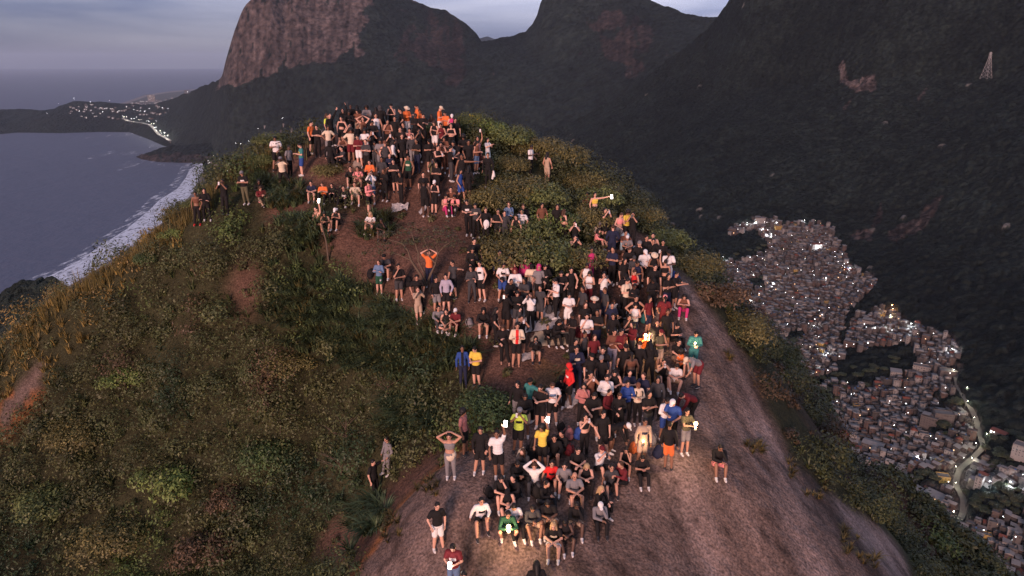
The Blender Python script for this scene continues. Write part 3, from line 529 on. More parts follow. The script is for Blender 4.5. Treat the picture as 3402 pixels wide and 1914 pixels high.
# the sparse tree with pale bare limbs
P = cast([1408], [968])[0][0]; s_ = 2.35
o = link('tree', None, label='sparse small-leaved tree with pale bare limbs beside the grey hooded sweatshirt', cat='tree', loc=P-np.array([0, 0, .05]))
limb = [([(0,0,0),(.02,0,.15),(-.05,0,.35),(-.22,.02,.62),(-.26,0,.8),(-.36,.02,.93),(-.62,.05,1.0)],[.035,.03,.026,.02,.016,.011,.006]),([(0,0,.1),(.03,0,.35),(-.08,0,.6),(-.07,0,.75),(-.15,0,1.02),(-.2,.02,1.2)],[.026,.02,.018,.015,.01,.006]),([(.03,0,.1),(.14,.02,.35),(.24,0,.55),(.28,0,.75),(.4,0,.88),(.55,.02,.98)],[.03,.024,.018,.014,.01,.005]),([(.24,0,.55),(.12,0,.7),(.1,0,.85),(.02,.03,1.05)],[.016,.012,.009,.005]),([(-.22,.02,.62),(-.45,.04,.72),(-.75,.06,.78)],[.014,.01,.005]),([(.28,0,.75),(.26,.02,.95),(.35,.02,1.15)],[.013,.009,.004])]
tv, tf = merge([tube(np.array(p)*s_, np.array(r_)*s_, 6) for p, r_ in limb]); link('trunk', mesh_py('trunk', tv, tf, [M_bark], True), o)
g = np.random.default_rng(77); C = []
for p, r_ in limb:
    e = np.array(p[-1])*s_
    for k in range(16): C.append(e+g.normal(size=3)*np.array([.42, .42, .13]))
for k in range(36): C.append(np.array([g.uniform(-1.8, 1.4), g.uniform(-.5, .5), 2.0+g.uniform(0, .7)]))
C = np.array(C); V, c = leaves(C, 11, np.full(len(C), .26), np.full(len(C), .35), np.full(len(C), .05), np.tile([.055, .055, .028], (len(C), 1)), 78, shell=.2)
link('crown', mesh_np('crown', V, np.arange(len(V)).reshape(-1, 4), c, mats=[M_leaf]), o)
# dead stakes and bare twigs
for x, y, h, ln_, lab in ((1092,868,1.9,-.12,'leaning bare wooden stake on the slope below the seated white cap'),):
    P = cast([x], [y])[0][0]; tv, tf = tube([(0, 0, -.2), (-.04, 0, h*.5), (ln_*1.2, 0, h*.8), (ln_*1.6, .02, h)], [.045, .04, .035, .02], 7)
    link('wooden_stake', mesh_py('wooden_stake', tv, tf, [M_bark], True), label=lab, cat='stake', loc=P)
for i, (x, y, h) in enumerate(((880,1340,2.2),(930,1440,2.0),(1150,1480,1.9),(1130,1600,1.8),(1290,1340,1.4))):
    P = cast([x], [y])[0][0]; g = np.random.default_rng(i+90); parts = [tube([(0, 0, -.2), (.1, 0, h*.35), (-.05, .05, h*.6)], [.035, .028, .018], 5)]
    for k in range(9):
        a = g.uniform(-1.3, 1.3); q = g.uniform(.2, .6)*h; e = np.array([math.sin(a)*h*.6, g.normal()*.2, q+abs(math.cos(a))*h*.5]); st = np.array([.03, 0, q]); mid = (st+e)/2+g.normal(size=3)*.08
        parts.append(tube([st, mid, e], [.016, .011, .005], 4)); parts.append(tube([mid, mid+(e-mid)*.4+g.normal(size=3)*.25], [.008, .004], 4))
    tv, tf = merge(parts); link('dead_bush', mesh_py('dead_bush', tv, tf, [M_bark], True), label='leafless twiggy bush standing out of the undergrowth on the lower left slope', cat='bush', group='leafless bushes on the left slope', loc=P)
# ------------------------------------------------------------------ the people: head position in the photograph, pose, turn, clothes, hair | what sets them apart
PEOPLE = '''
@ 850 300 .31056
200 512 P 10 wT kS s | oversized plain white T-shirt, standing alone at the far left of the upper path *1.06
255 728 J 0 cT kS Cg | wide lunging stance, photographing
343 612 D 60 gT kP s | grey T-shirt leaning away behind the lunging photographer
452 590 P -70 tT bS s | teal jersey with yellow back and blue shorts
572 352 D 70 oT kS s | bright orange T-shirt, left end of the upper group
642 392 C 0 kT kP s | arms crossed beside the orange T-shirt
765 268 D 70 lT gP W | lime green top behind the raised arm
805 268 R 60 kL kP s | one arm pointing up to the sky at the left of the top crowd
755 398 H 20 cT gP L | long braids, cream T-shirt and grey trousers
905 300 D 0 kB kS B | black crop top, bare midriff, at the top crowd
942 212 V 10 kL kP L | raised hand making a sign on the skyline
1000 170 D 0 kT kP s | tallest figure of the skyline row, left of the afro hair
985 240 P 20 kT kP s bk | carrying a black backpack at the crest
1083 175 D 180 kL kP L | back turned on the skyline
1080 222 P 0 xT sP L | brown top and beige trousers on the crest
1180 178 C 0 gL dP A | grey hooded sweatshirt with arms crossed, round afro, on the crest
1150 300 K 0 xV dP L | hands behind the head, tan top, upper crowd
1292 195 D 170 kL kP L | long black hair from behind on the skyline
1345 182 D 180 kL kP Hd | black hooded jacket seen from behind on the skyline
1437 165 F 0 kV kP Ck | cap and bare shoulders, hand at the mouth, on the skyline
1530 215 D -60 kT kP s | slim black figure left of the white and orange jacket
1622 190 P 40 oL wP Kc | white and orange jacket with a straw-coloured hat
1730 172 P -50 oT kP s | orange T-shirt bending over on the skyline, right of the straw-coloured hat
1738 222 P 10 oT kS s | second orange T-shirt, lower of the skyline pair
1285 268 D 10 wV gS s | loose white vest and grey shorts, upper crowd
1257 345 P 0 kT kS s | in front of the loose white vest
1410 332 F 0 xV kP B | brown strap top, hair up, upper crowd
1455 300 D 0 kT kP s | plain black T-shirt beside the brown strap top
1000 375 U 0 xT kP s | holding an orange phone up behind the cream T-shirt
1000 428 H 0 cT mS A | hands on hips, cream T-shirt, dark red shorts
1160 432 C 0 wT rS A | white T-shirt, red shorts and long curls
1235 452 U 20 kT kP L | phone held overhead beside the white T-shirt and red shorts
1095 497 P 0 mT wS s | dark jersey over white shorts
920 505 s 0 xV kP L | seated in brown at the left of the cream T-shirt
785 565 D 180 kL kP Hk | black hooded back, beside the small grassy bush on the path
855 640 s 30 dT kP L | small seated figure leaning on a neighbour
905 620 s -40 dT kP s | seated in dark grey with pale socks
1322 545 P 0 gT gP s | grey T-shirt behind the dark grey hooded child
1270 578 P 0 dL dP s *.85 | child in a dark grey hooded top
1375 550 D 0 dV kS Cx | sleeveless charcoal top, brown cap, standing tall
1460 548 D 110 wL kS L | white jacket seen from the side, long black hair
1440 475 U 0 kT kP L | phone in front of the face behind the white jacket
1550 415 D 0 kT kP S | glasses, behind the man in a plain black long-sleeved top
1563 485 D 10 kL kS S | plain black long-sleeved top and shorts, hands down
1632 425 P 0 zV gP s | red and white patterned vest
1680 485 D 0 dL gP S | grey tracksuit top, holding a white bag
1735 440 U 20 kT kP s | photographing at the right of the grey tracksuit
1697 272 P -10 kT kP s | looking down at a phone on the crest
1780 268 P 20 kT kP s | behind the curly hair on the crest
1590 352 s 0 kL kP s | seated in black with white shoes stretched out
1880 272 s 0 xT kP W | long brown hair, seated on the crest
1908 352 P -10 kV wS W | long brown hair and black vest, above the bushy path
1970 190 P 80 oT wP Cc | orange T-shirt and cream cap, right end of the skyline
2036 250 P -30 oT kP s | golden orange top beside the cream cap
2083 272 P 0 hV kP Cw | purple vest and white cap
2120 315 D 10 kT kP L | long curly hair, black scoop top, right end of the top crowd
1985 372 P 0 mV kS s | dark red vest, looking at a phone
2080 375 C 0 kB kS L | black crop top and shorts, bare legs, under the purple vest
2010 515 P 0 xT xP L | brown dress among the right part of the top crowd
1990 572 P 10 xV xP L | patterned brown outfit and white shoes
2105 562 P 0 kT kS s | white backpack worn on the chest, white shoes
2205 495 P 0 kT kP A | black T-shirt with a round white badge
2290 545 D 0 kT kP s | between the round badge and the raised arm
2362 512 V 0 pV mP L | bare-armed, phone raised high at the right of the top crowd
2345 565 P 60 xV uS L | tan top and blue denim shorts, bending forward
2410 662 s 0 xV kP s | tan child seated by the denim shorts
2485 528 G 50 wT qP L | white T-shirt, pale blue trousers, clapping to the right
2480 688 D 0 kL kP s | black tunic, white cloth hanging from one hand
1860 545 P 20 kT kS Ck | black cap and T-shirt, standing by the grassy bush
1942 610 I 30 kV kP s | black vest, phone held out to the right
1885 750 U 0 eJ kP L | open olive jacket, orange phone before the face
2190 705 O -20 kV kS s | sleeveless, arm stretched out to the left
1225 765 C 0 oL kS s | orange hooded sweatshirt, arms crossed *.95
1330 732 D 0 dT kS s | charcoal T-shirt with a chest badge, tallest of the middle group *1.07
1485 757 C 0 kT kS s | arms crossed, between the charcoal T-shirt and the green vest
1615 715 D -10 GV kS s | green basketball vest with white lettering
1010 838 s 10 kL kS s | seated in black with bare pale legs, beside the pink T-shirt
1090 838 s 0 pT sS s | pink T-shirt, seated
1228 882 U 0 wJ uS W | open white shirt over a blue top, denim shorts, photographing
1205 987 P 60 pL kS Kk | bright pink jacket and black bucket hat, turned right
590 988 s 0 nT sS s | seated with pale legs, left end of the seated row
705 1003 p 0 oT kP S | orange T-shirt, seated, with a cream cloth on the shoulder
815 1012 s 0 kL kP s *.85 | small figure seated between orange and black-and-white
935 1045 s 0 kL kP s | black and white track jacket with a white headband, seated
1055 1003 s 0 cT sS S | beige T-shirt, seated at the right end of the row
1810 982 D 170 kV kS Ck | black vest and cap seen from behind above the blanket
1890 985 P -10 kV kS Cw | black vest, shorts and white cap above the blanket
2195 855 W 60 bV bS L | blue sleeveless sports outfit, walking right
2250 832 D 180 kL kS L | tall black hooded back and bare legs beside the blue outfit
2090 1085 s 0 xT kP s | seated behind the pink top
2050 1118 p 20 pV hP B | pink top and bright pink trousers, seated
2122 1122 p -20 pT kP L | seated beside the bright pink trousers
2275 1188 P 0 kT kP s | black T-shirt with one broad white stripe across the chest
2362 1232 P 0 dT kP s | dark T-shirt with small white lettering, next to the broad stripe
2470 1275 D 10 kT kP S | white towel hanging over one hand
28 978 s 20 kL sS L | seated on the left slope in black
75 1045 p 30 mL sP W | maroon jacket with white sleeves, seated on a pale mat
655 1275 r -30 N kS s | bare-backed, cross-legged, lit phone held up
735 1312 p 0 kV kS L | seated between the raised phone and the white cap
845 1285 p 0 kV kS Cw | white cap and black vest, seated looking down
1215 1325 s 0 wT sS Y | long blond hair and white T-shirt, seated
1345 1395 h 0 kT gS s | seated with tattooed legs, hand at the face
@ 1450 300 .31056
1020 608 P 50 wT kP s | white T-shirt, standing alone in the bushes
1195 682 D 150 sV sS L | beige dress seen from behind, alone in the bushes
1635 1110 p -10 N kS s | bare-chested man on the right skyline
1707 1112 O 20 yB kP L | yellow bikini top, holding out a flashlight f
770 1212 F 0 uL kP S | denim shirt, hand at the forehead, in front of the bush
652 1293 F 0 kT kP s | fist at the cheek, black T-shirt, left of the denim shirt
740 1312 D 0 dL dP s | charcoal sweatshirt, in front of the denim shirt
925 1238 D 10 kL kP W | black jacket and long brown hair by the central bush
905 1292 D 0 wT kP s | bearded, white T-shirt with a maroon scarf round the neck
855 1348 D -20 kV kS L | black bra top, bare shoulders, beside the maroon scarf
1150 1228 D 20 xT kP L | face half hidden behind the pointed bush crown
1283 1242 D -10 kL kP L | black hooded top between two bushes
1385 1295 D 120 kB kP W | black bra top, fair ponytail, back to the bush
@ 1800 650 .2346
485 388 U -10 kV kS B | hands at the mouth, black vest, left of the right-hand crowd
470 592 U 10 kV kP L | phone held up, black vest, under the hands-at-mouth figure
890 205 U 40 kT kS L | black T-shirt and shorts, pink bottle in hand
815 405 p 30 cT kP Eg | pale beanie, behind the pink-white sweater
808 492 s 70 pL kS L | pale pink sweater, seated facing right
1003 445 D 180 nL nS S | broad navy back, striped socks
1100 458 s 0 hV kP W | purple top, smiling, between navy back and yellow shirt
1163 510 s 10 xT kP s | wrapped in a light blue and white flag
1218 575 s -10 gT kP Cw | grey T-shirt and white cap, seated beside the flag
1155 280 P 30 pB gP S | pale bra top and grey trousers, left of the yellow shirt
1222 252 P 40 yT kS A | bright yellow T-shirt and curly hair
1283 258 U -20 kT kP s | photographing just behind the yellow T-shirt
1600 562 D -20 N kS s | bare-chested on the right edge of the crowd
1520 622 D 0 kL kP s | dark jacket, left of the man with a white cup
1577 625 F 0 kL kP s | dark beard, drinking from a white cup
1662 645 D -10 kL kP s | black hooded jacket right of the white cup
1370 675 F 0 kL kP Eg | pale beanie and white bag on the right slope
1265 762 P 10 kT kP S | short reddish hair, black T-shirt, looking at a phone
1155 805 p 20 xT kP W | long brown hair, bent over a phone
705 765 D 10 hV hP B | hot pink jumpsuit
940 905 p 10 kL kP s | seated in black, right of the hot pink jumpsuit
1025 925 p 0 kL kP L | long-haired black hooded figure seated with a neighbour
1165 892 p 0 kV gP L | black vest and grey trousers, seated above the white crop top
1330 882 P 0 dL kP Ed | dark beanie and grey sweatshirt
1498 800 P 0 wL kP Cw | white cap, white towel round the shoulders, dark glasses
1592 842 P 10 kV kS Kc | straw-coloured bucket hat and black strap top
1782 932 V 180 kB kS B | black crop top from behind, one arm raised with a phone
1800 795 F 0 wT wS Ck | white T-shirt and black visor, chin in hand, at the right edge
1395 965 P 10 nV kS s | navy vest, broad shoulders, looking down *1.05
1600 1015 D 0 kT kS s | shaven head, black T-shirt, below the bucket hat
1320 1085 P 10 rV kP S | red and black jersey and glasses
647 995 P 0 wV kP s | white strap top and black leggings, under the hot pink jumpsuit
660 1095 P -20 wV mP L | long black hair over a white vest, maroon trousers
905 1112 U 0 wV nP L | white crop top and blue jeans, phone overhead
1180 1135 P 0 kT kP Ck | black cap and printed black T-shirt, right of the white crop top
300 1105 P 0 kT kP s | black top with a white sling bag
430 1045 D 10 kV kP s | sunglasses and black vest by the central bush
62 985 P 0 kL kP s | black sweater, both hands on a phone, in front of the central bush
190 1202 P -60 wT kP s bk | white T-shirt bending left with a black backpack
152 1292 q 0 N kS s | brown-skinned man crouching under the white T-shirt
1597 1195 P 10 kL kP Ck | black cap and jacket, phone with a white back
1928 1108 I 40 kT kS s | holding a phone out at the right rim of the crowd
1828 1222 p 0 kT nP L | long hair, black T-shirt with white lettering, blue blanket on the knees
1245 1215 P 30 cT kP s | cream T-shirt bending beside the red and black jersey
1337 1282 P 20 kT kP s | looking down, right of the cream T-shirt
@ 1200 800 .31056
175 228 C 0 uL GS W | blue jacket and bright green shorts, arms crossed
252 168 s 0 dT sS Ck | seated behind the blue jacket
390 272 F 20 kT dS s | hand at the face, black T-shirt, standing alone by the drooping grass
605 398 D 10 kT kP s bk | black backpack, behind the sage green sweater
607 503 U 30 sL sS W | sage green sweater and bare legs, photographing
800 430 D 20 kL gS B | black sweater and grey shorts, white strap
915 385 D 0 vL kS B | lilac hooded sweatshirt, hands in the pouch
982 238 O -40 dT kS s | dark grey T-shirt, arm stretched out left
715 125 K 0 oT nP s | orange shirt behind the sparse tree, hands on the head
1222 0 D 20 kT kP s | black clothes and a white shoulder bag, walking on the upper path
1180 98 P 0 kL kP s | black tracksuit, looking at a phone, above the grey hooded sweatshirt
1190 290 C 0 dL dP L | charcoal hooded sweatshirt, arms crossed, next to the white vest
1285 242 D -20 wV kS s | white vest with a small chest bar, tall *1.05
1500 132 D 0 nL kP s | navy jacket in front of the central bush
1505 262 P 0 wT bS s | white T-shirt, royal blue shorts, black chest bag
1595 212 C 0 xV kS L | brown strap top, arms crossed, behind the headscarf
1657 295 C 0 wL mP Hm | maroon headscarf, white sleeves
1787 228 D 0 hL kP s | magenta towel over the shoulders
1835 272 P 0 cT gS Ck | cream T-shirt, grey shorts and black cap
1900 262 D 0 gT kP Hh | magenta towel over the head
1980 262 P 0 kL kP B | black sweater and leggings in front of the bush
1615 462 p 0 zL dP s | grey and rose jacket, sitting in the middle of the path
1677 555 P 10 kL dS s | black sweater with a white hem, glasses
1540 565 U 0 kL kS Ck | black cap and sweater, phone raised
1815 585 U -20 wL kP W | pale denim jacket over a red top, long brown hair, phone in hand
2212 580 P 0 wT wS s | white jersey with dark shoulders and white shorts
820 690 s 20 gL dP s | moustache and grey jacket, seated
900 752 x 0 kV wS s | black strap top and pale shorts, sitting cross-legged
1000 745 s -10 mT mS Cw | dark football shirt and white cap, seated
1300 742 s 10 kL sS Hk | black hood and white headband, seated with a bag
1440 742 D 80 kT kP L | black T-shirt with a pale back print, long hair
1537 922 P 0 kL kP W | black sweater, flared trousers and sandals
1655 905 C 0 cJ kS s | open cream jacket over a red striped shirt, arms crossed *1.04
1715 828 U 10 kT kS s | behind the open cream jacket, phone raised
1866 1045 u 0 kL sS L | seated in a black hooded top, phone at the face
2020 912 s 10 kL kP s *.8 | child seated on the blanket
2102 872 p 30 kL kP L | long brown hair, seated on the blanket in black
2240 802 P -60 kT kP B | black T-shirt and trousers, turned left above the blanket
2475 615 D 0 kT kS Kc | straw bucket hat, black T-shirt and shorts
1085 1155 D 0 bJ nP s | open royal blue jacket over black, at the edge of the drooping grass
1225 1158 P -20 yT kS s | pale yellow T-shirt, looking at a phone
2325 1160 F 0 nL nP s | navy sweatshirt with white lettering, hand at the mouth
2230 1352 D -60 rL kS Hr | bright red hooded jacket with white stripes
@ 1600 900 .31056
1120 478 F 0 wT mS s | white T-shirt, hand at the face, maroon shorts
1100 668 D 30 dV kS B | grey vest, dark jacket tied round the waist
1440 332 p 0 wL gP W | white sweater, curly brown hair, seated
1480 392 p 0 kL kP Ck | black hooded top and cap, seated in front of the white sweater
1425 475 D 0 kL kP s | black jacket, standing under the seated pair
1565 482 F 10 kT kP L | black T-shirt, hand at the chin, beside the white vest and jeans
1655 282 H 0 kV kS s | elbows wide, black vest, above the white vest and jeans
1645 378 P 0 wV nP s | white vest and jeans, dark glasses
1955 275 D 180 mT mS Cp | pink cap, long ponytail, maroon T-shirt seen from behind
2150 262 p -10 xV hP L | purple leggings, seated on the rock rim
1400 645 C 0 xL vP B | brown sleeves, arms crossed, grey trousers
1525 652 D 20 mT kP s | maroon T-shirt and dark beard
1545 820 D 180 kT kP Ck | black cap seen from behind, beside the open-backed top
1622 880 D 180 xB kP P | bare back with halter top and wine-coloured hair
1858 615 s 0 vL gP B | lilac sweater, seated at the rim
1735 682 u 0 oL kP Cm | rust orange sweater behind the bright phone light f
1672 778 P 160 kL kP S | black jacket seen from behind at the bright phone light
1810 782 P 190 kL kP L | long black coat, right of the bright phone light
1925 662 F 30 eT sS Cm | olive T-shirt, beige shorts, phone at the face
2090 585 p 10 kT kP B | hair in a bun, seated at the rim in black
2110 765 s 0 kT sS s | dark beard, black printed T-shirt, seated at the rim
2280 662 P -10 tL tP s f | teal jacket and turquoise trousers, lighting something in the hands
2140 862 p 0 oV kS A | orange strap top and dark curls, leaning over
2205 952 B -60 gT mS Cc | grey T-shirt and cream cap, bending far forward on the bare rock
1945 965 u 10 kV kS s | dark glasses and black vest, seated with phone at the face
2090 1015 p -10 wT sS s | white T-shirt, glasses and long white socks, crouching
1195 920 D 0 kT kP Ck | black printed shirt and black cap, below the navy sweatshirt
1285 932 D -20 kT kP Cg | grey cap, black T-shirt
1312 852 D -20 kT kP s | smiling, black T-shirt, above the grey cap
860 1165 p -20 kL kP Hk | black hood and long hair, seated beside the red hooded jacket
375 1195 D -20 kL gP L | long black hair, black sweater, right of the round bush
515 1165 O -30 tT kP Ck | dark teal T-shirt and cap, arm stretched left
622 1245 P -20 kT kS s | dark beard, black T-shirt, left of the print T-shirt
775 1218 P 0 wT kS S | white T-shirt with a dark chest print, black shorts
462 1345 P 0 kL sS s | black jacket and beige shorts, above the seated group
1078 1232 F 0 zL kP L | dusty pink sweater, long hair
1165 1108 U 10 xV kS s | brown sleeveless top, phone with a strap
1318 1132 F 0 wL kS s | white long-sleeved T-shirt, chin in hand
1440 1092 P 0 kV kP B | black strap top and pale shoulders, phone in hand
1190 1332 P 0 kT kS s | black T-shirt, both hands on a phone, below the brown sleeveless top
1568 1195 C 0 bL kP s | bright blue jacket, arms crossed
1742 1135 p 10 nT kP s | slate blue shirt with pale collar
1692 1232 P 0 cL kP Cx bk | cream shirt, brown cap and backpack straps
1890 1160 D 0 dL kP L | grey jacket, long dark hair, right of the cream shirt
1490 1335 P 0 kL kS S | open black windcheater, grey hair
1985 1392 P 20 wL bS s | long white shirt over blue shorts, leaning over
2035 1392 P -30 bT kP Cw | royal blue jersey and white headband
2125 1335 B -60 mL kP s | maroon jacket, bending down at the rock rim
@ 1400 1200 .4486
325 378 D 60 zT kS A | red and white print shirt, black shorts, turned right
210 545 K 0 gB gP s | grey sports top, arms over the head, colourful cloth round the hips
437 500 D 0 kL kS s | black jacket, hands behind the back, left of the raised phone
577 528 V -10 wT kS s f | pale green T-shirt, arm raised high with a lit phone
710 360 U 0 lT kS Cg | lime and black sports shirt, orange phone before the eyes
905 487 V -30 yT kS A f | yellow T-shirt and curls, arm out with a lit phone
990 568 s 0 kL kS s | black jacket, seated right of the yellow T-shirt
822 592 p 160 kL kP L | black jacket seen from behind, seated under the yellow T-shirt
1215 402 U 10 kB kP L | black crop top and trousers, curly hair, photographing
1357 385 D 10 kT kS s | dark glasses, slim, black T-shirt and shorts
1515 485 B 70 kL kS Cw | white cap, black jacket, bending down to the right
1645 458 D 0 sL sS s f | beige sweatshirt with a navy yoke, beige shorts
1855 462 D 160 kL oS s | black jacket and orange shorts seen from behind
1975 378 I 20 eT gS s f | olive top, holding a blazing light at the rock rim
1155 655 s 10 kT kP s | arms folded on the knees, black T-shirt, seated in the middle
1338 655 u 20 wT kS Cm | white T-shirt and maroon cap, seated photographing
1515 662 h 0 kV kS B | face in the hands, bare arms, seated
1645 708 p 0 kT kP s | black T-shirt and trousers, sitting wide-legged with white shoes
2213 640 h 0 kL pS s | black sweater and pink shorts, sitting alone on the bare rock
740 757 p 10 kL kP s | black quilted jacket, seated looking at a phone
835 775 k 0 wL dP S | white jacket, seated with both hands on the head
965 760 s 0 rT kS s | red and black football shirt, seated
1052 772 s 0 gT kS B | dark grey T-shirt and glasses, seated
1140 852 s 0 gT kS E *1.1 | light grey T-shirt with backpack straps, bald, seated
1230 785 p 0 kV kP Y | curly fair hair, tattooed arms, seated
1420 787 s 0 dT kS s | dark polo shirt, moustache, seated with arms on the knees
1335 938 s 60 kL kP Y | long blond ponytail over a black jacket, seated
598 882 h 0 kT kS s | hand over the mouth, black T-shirt, seated at the left of the group
645 958 p 0 kV kS Ck | black cap and vest, seated looking at a phone
445 1038 s 20 wL kS s | black and white striped jacket, seated front left
690 1085 p 10 wT kP s | white T-shirt, bent over behind the torch
640 1130 q 0 GL kS s f | dark green jacket, crouching with a blazing torch
840 1092 p 0 dL sS s | grey sweatshirt, looking at a phone, seated right of the torch
957 1055 p 0 kT sS s | short black hair, black T-shirt, seated turning left
985 1212 s 0 kT wS Y | long fair hair and patterned black top, seated in the front row
1090 1195 p 0 kV kS s | black vest and muscular arms, seated in the front row
1145 1068 h 0 kL sS s | dark jacket, hand over the face, seated behind the front row
1328 1058 h 0 gL kP Cw | white cap and light grey sweatshirt, cheek in hand
105 1080 D 20 kT wS s | black T-shirt and white shorts, standing alone at the front left
225 1365 P 0 mT uP s f | dark red striped shirt and lanyard, bright phone, at the bottom edge *1.03
@ 1450 1450 .32022
1030 1335 D 180 kL kP L | long dark hair seen from behind at the bottom edge
300 1430 D 0 oT kP s | orange shirt cut off by the bottom edge
@ 600 550 .31056
150 298 D 0 xB kP s | tan bra top, white cloth at the waist, red shoes, left skyline
232 268 C 10 kJ kP L | open black jacket, long hair, on the left skyline
440 172 U 0 kT kP s | photographing from the left skyline in black
670 78 C 0 kT eP Cg | grey cap, black polo shirt and lanyard
@ 0 1150 .5435
2350 572 D -50 gL gP s | grey hooded tracksuit on the path in the left undergrowth
2285 700 O 60 kT kP s | black clothes, reaching out to the grey tracksuit
'''
# ------------------------------------------------------------------ bodies: every pose is one voxel-fused surface, clothes are shells over the same skeleton
def uvs(c, r, M=None, nu=12, nv=8):
    V = []; Fc = []
    for i in range(nv+1):
        t = math.pi*i/nv
        for j in range(nu): p = 6.28318*j/nu; V.append((math.sin(t)*math.cos(p)*r[0], math.sin(t)*math.sin(p)*r[1], math.cos(t)*r[2]))
    V = np.array(V); V = V@M.T+c if M is not None else V+c
    for i in range(nv):
        for j in range(nu):
            a = i*nu+j; b_ = i*nu+(j+1) % nu
            q = (a, a+nu, b_+nu, b_); Fc.append(q)
    return list(V), Fc
def cap_(a, b_, ra, rb): 
    a = np.array(a, float); b_ = np.array(b_, float); v, f = tube([a-(b_-a)*1e-3, a, b_], [ra*.5, ra, rb], 10)
    # close the start of the tube
    n0 = len(v); f = f+[tuple([k, (k+1) % 10, (k+1) % 10, k]) for k in ()]+[tuple(range(9, -1, -1))]
    return merge([(v, f), uvs(a, (ra,)*3, None, 10, 6), uvs(b_, (rb,)*3, None, 10, 6)])
def frame(up, fwd):
    z = np.array(up, float); z /= np.linalg.norm(z); x = np.cross(np.array(fwd, float), z); x /= np.linalg.norm(x); x = -x if x[0] < 0 else x; y = np.cross(z, x); return np.stack([x, y, z], 1)
def v3(*a): return np.array(a, float)
def S2(x, y, z): return (v3(x, y, z), v3(-x, y, z))
STK, STA, STH = S2(.095, -.015, .50), S2(.11, .02, .085), .93
def mk(pel=(0, .01, STH), neck=(0, .015, 1.45), head=(0, -.015, 1.62), kn=STK, an=STA, el=None, wr=None, look=8, h=1.62): return dict(pel=v3(*pel), neck=v3(*neck), head=v3(*head), kn=kn, an=an, el=el, wr=wr, look=look)
down = (S2(.25, .03, 1.13), S2(.255, -.05, .88)); hold = (S2(.235, -.01, 1.14), S2(.055, -.26, 1.18)); high = (S2(.23, -.18, 1.30), S2(.06, -.25, 1.56))
def mix_(a, b_): return (a[0], b_[1])
sk, sa = (v3(.16, -.40, .27), v3(-.14, -.39, .29)), (v3(.15, -.50, -.10), v3(-.13, -.52, -.09)); SP_, SN_, SH_ = (0, .02, .12), (0, -.06, .62), (0, -.12, .79)
def sit(**k): d_ = dict(pel=SP_, neck=SN_, head=SH_, kn=sk, an=sa); d_.update(k); return mk(**d_)
POSES = dict(
 D=mk(el=down[0], wr=down[1]), C=mk(el=S2(.245, -.06, 1.15), wr=(v3(-.09, -.21, 1.19), v3(.09, -.19, 1.22)), look=12),
 P=mk(el=hold[0], wr=hold[1], head=(0, -.05, 1.60), look=32), U=mk(el=high[0], wr=high[1], look=0),
 H=mk(el=S2(.37, .05, 1.19), wr=S2(.19, -.02, 1.0)), R=mk(el=(v3(.27, -.06, 1.63), down[0][1]), wr=(v3(.40, -.10, 1.86), down[1][1]), look=-8),
 V=mk(el=(v3(.24, -.03, 1.66), v3(-.25, 0, 1.14)), wr=(v3(.22, -.12, 1.92), v3(-.22, -.16, .95)), look=-5),
 K=mk(el=S2(.34, -.02, 1.60), wr=S2(.12, .02, 1.72), look=5),
 F=mk(el=(v3(.2, -.14, 1.17), v3(-.24, -.05, 1.13)), wr=(v3(.05, -.17, 1.48), v3(.08, -.21, 1.15)), look=12),
 G=mk(el=S2(.24, -.12, 1.22), wr=S2(.03, -.34, 1.36)), O=mk(el=(v3(.43, -.06, 1.42), down[0][1]), wr=(v3(.68, -.12, 1.47), down[1][1])),
 I=mk(el=S2(.2, -.22, 1.22), wr=(v3(.1, -.48, 1.3), v3(-.02, -.42, 1.27)), look=14),
 W=mk(kn=(v3(.09, -.16, .52), v3(-.09, .0, .49)), an=(v3(.1, -.22, .09), v3(-.1, .24, .13)), el=S2(.24, .06, 1.13), wr=(v3(.26, .1, .88), v3(-.25, -.14, .92))),
 J=mk(pel=(0, .01, .86), neck=(-.03, -.02, 1.38), head=(-.04, -.05, 1.55), kn=(v3(.27, -.14, .47), v3(-.14, -.02, .45)), an=(v3(.52, -.10, .07), v3(-.2, .02, .08)), el=S2(.3, -.14, 1.3), wr=S2(.08, -.24, 1.52), look=0),
 B=mk(pel=(0, .1, .9), neck=(0, -.36, 1.14), head=(0, -.5, 1.16), el=S2(.18, -.42, .86), wr=S2(.10, -.5, .62), look=60),
 s=sit(el=S2(.23, -.18, .40), wr=(v3(-.04, -.43, .38), v3(.05, -.41, .37)), look=12), p=sit(el=S2(.22, -.14, .38), wr=S2(.05, -.34, .46), head=(0, -.15, .77), look=38),
 h=sit(el=(v3(.17, -.3, .42), v3(-.2, -.25, .4)), wr=(v3(.05, -.2, .66), v3(.02, -.38, .38)), head=(0, -.15, .77), look=30),
 u=sit(el=S2(.22, -.26, .50), wr=S2(.06, -.33, .70), look=5), k=sit(el=S2(.3, -.16, .76), wr=S2(.09, -.08, .92), look=25),
 r=sit(kn=(v3(.36, -.24, .12), v3(-.36, -.24, .12)), an=(v3(-.08, -.36, .05), v3(.08, -.26, .05)), el=(v3(.22, -.1, .86), v3(-.22, -.14, .36)), wr=(v3(.24, -.16, 1.12), v3(-.1, -.3, .2)), look=0),
 x=sit(kn=(v3(.36, -.26, .14), v3(-.36, -.26, .14)), an=(v3(-.08, -.40, .04), v3(.08, -.30, .04)), el=S2(.22, -.1, .36), wr=S2(.05, -.28, .26), look=15),
 q=mk(pel=(0, .06, .30), neck=(0, -.12, .78), head=(0, -.2, .94), kn=S2(.24, -.34, .44), an=S2(.17, -.12, .085), el=S2(.24, -.34, .56), wr=S2(.07, -.48, .62), look=25))
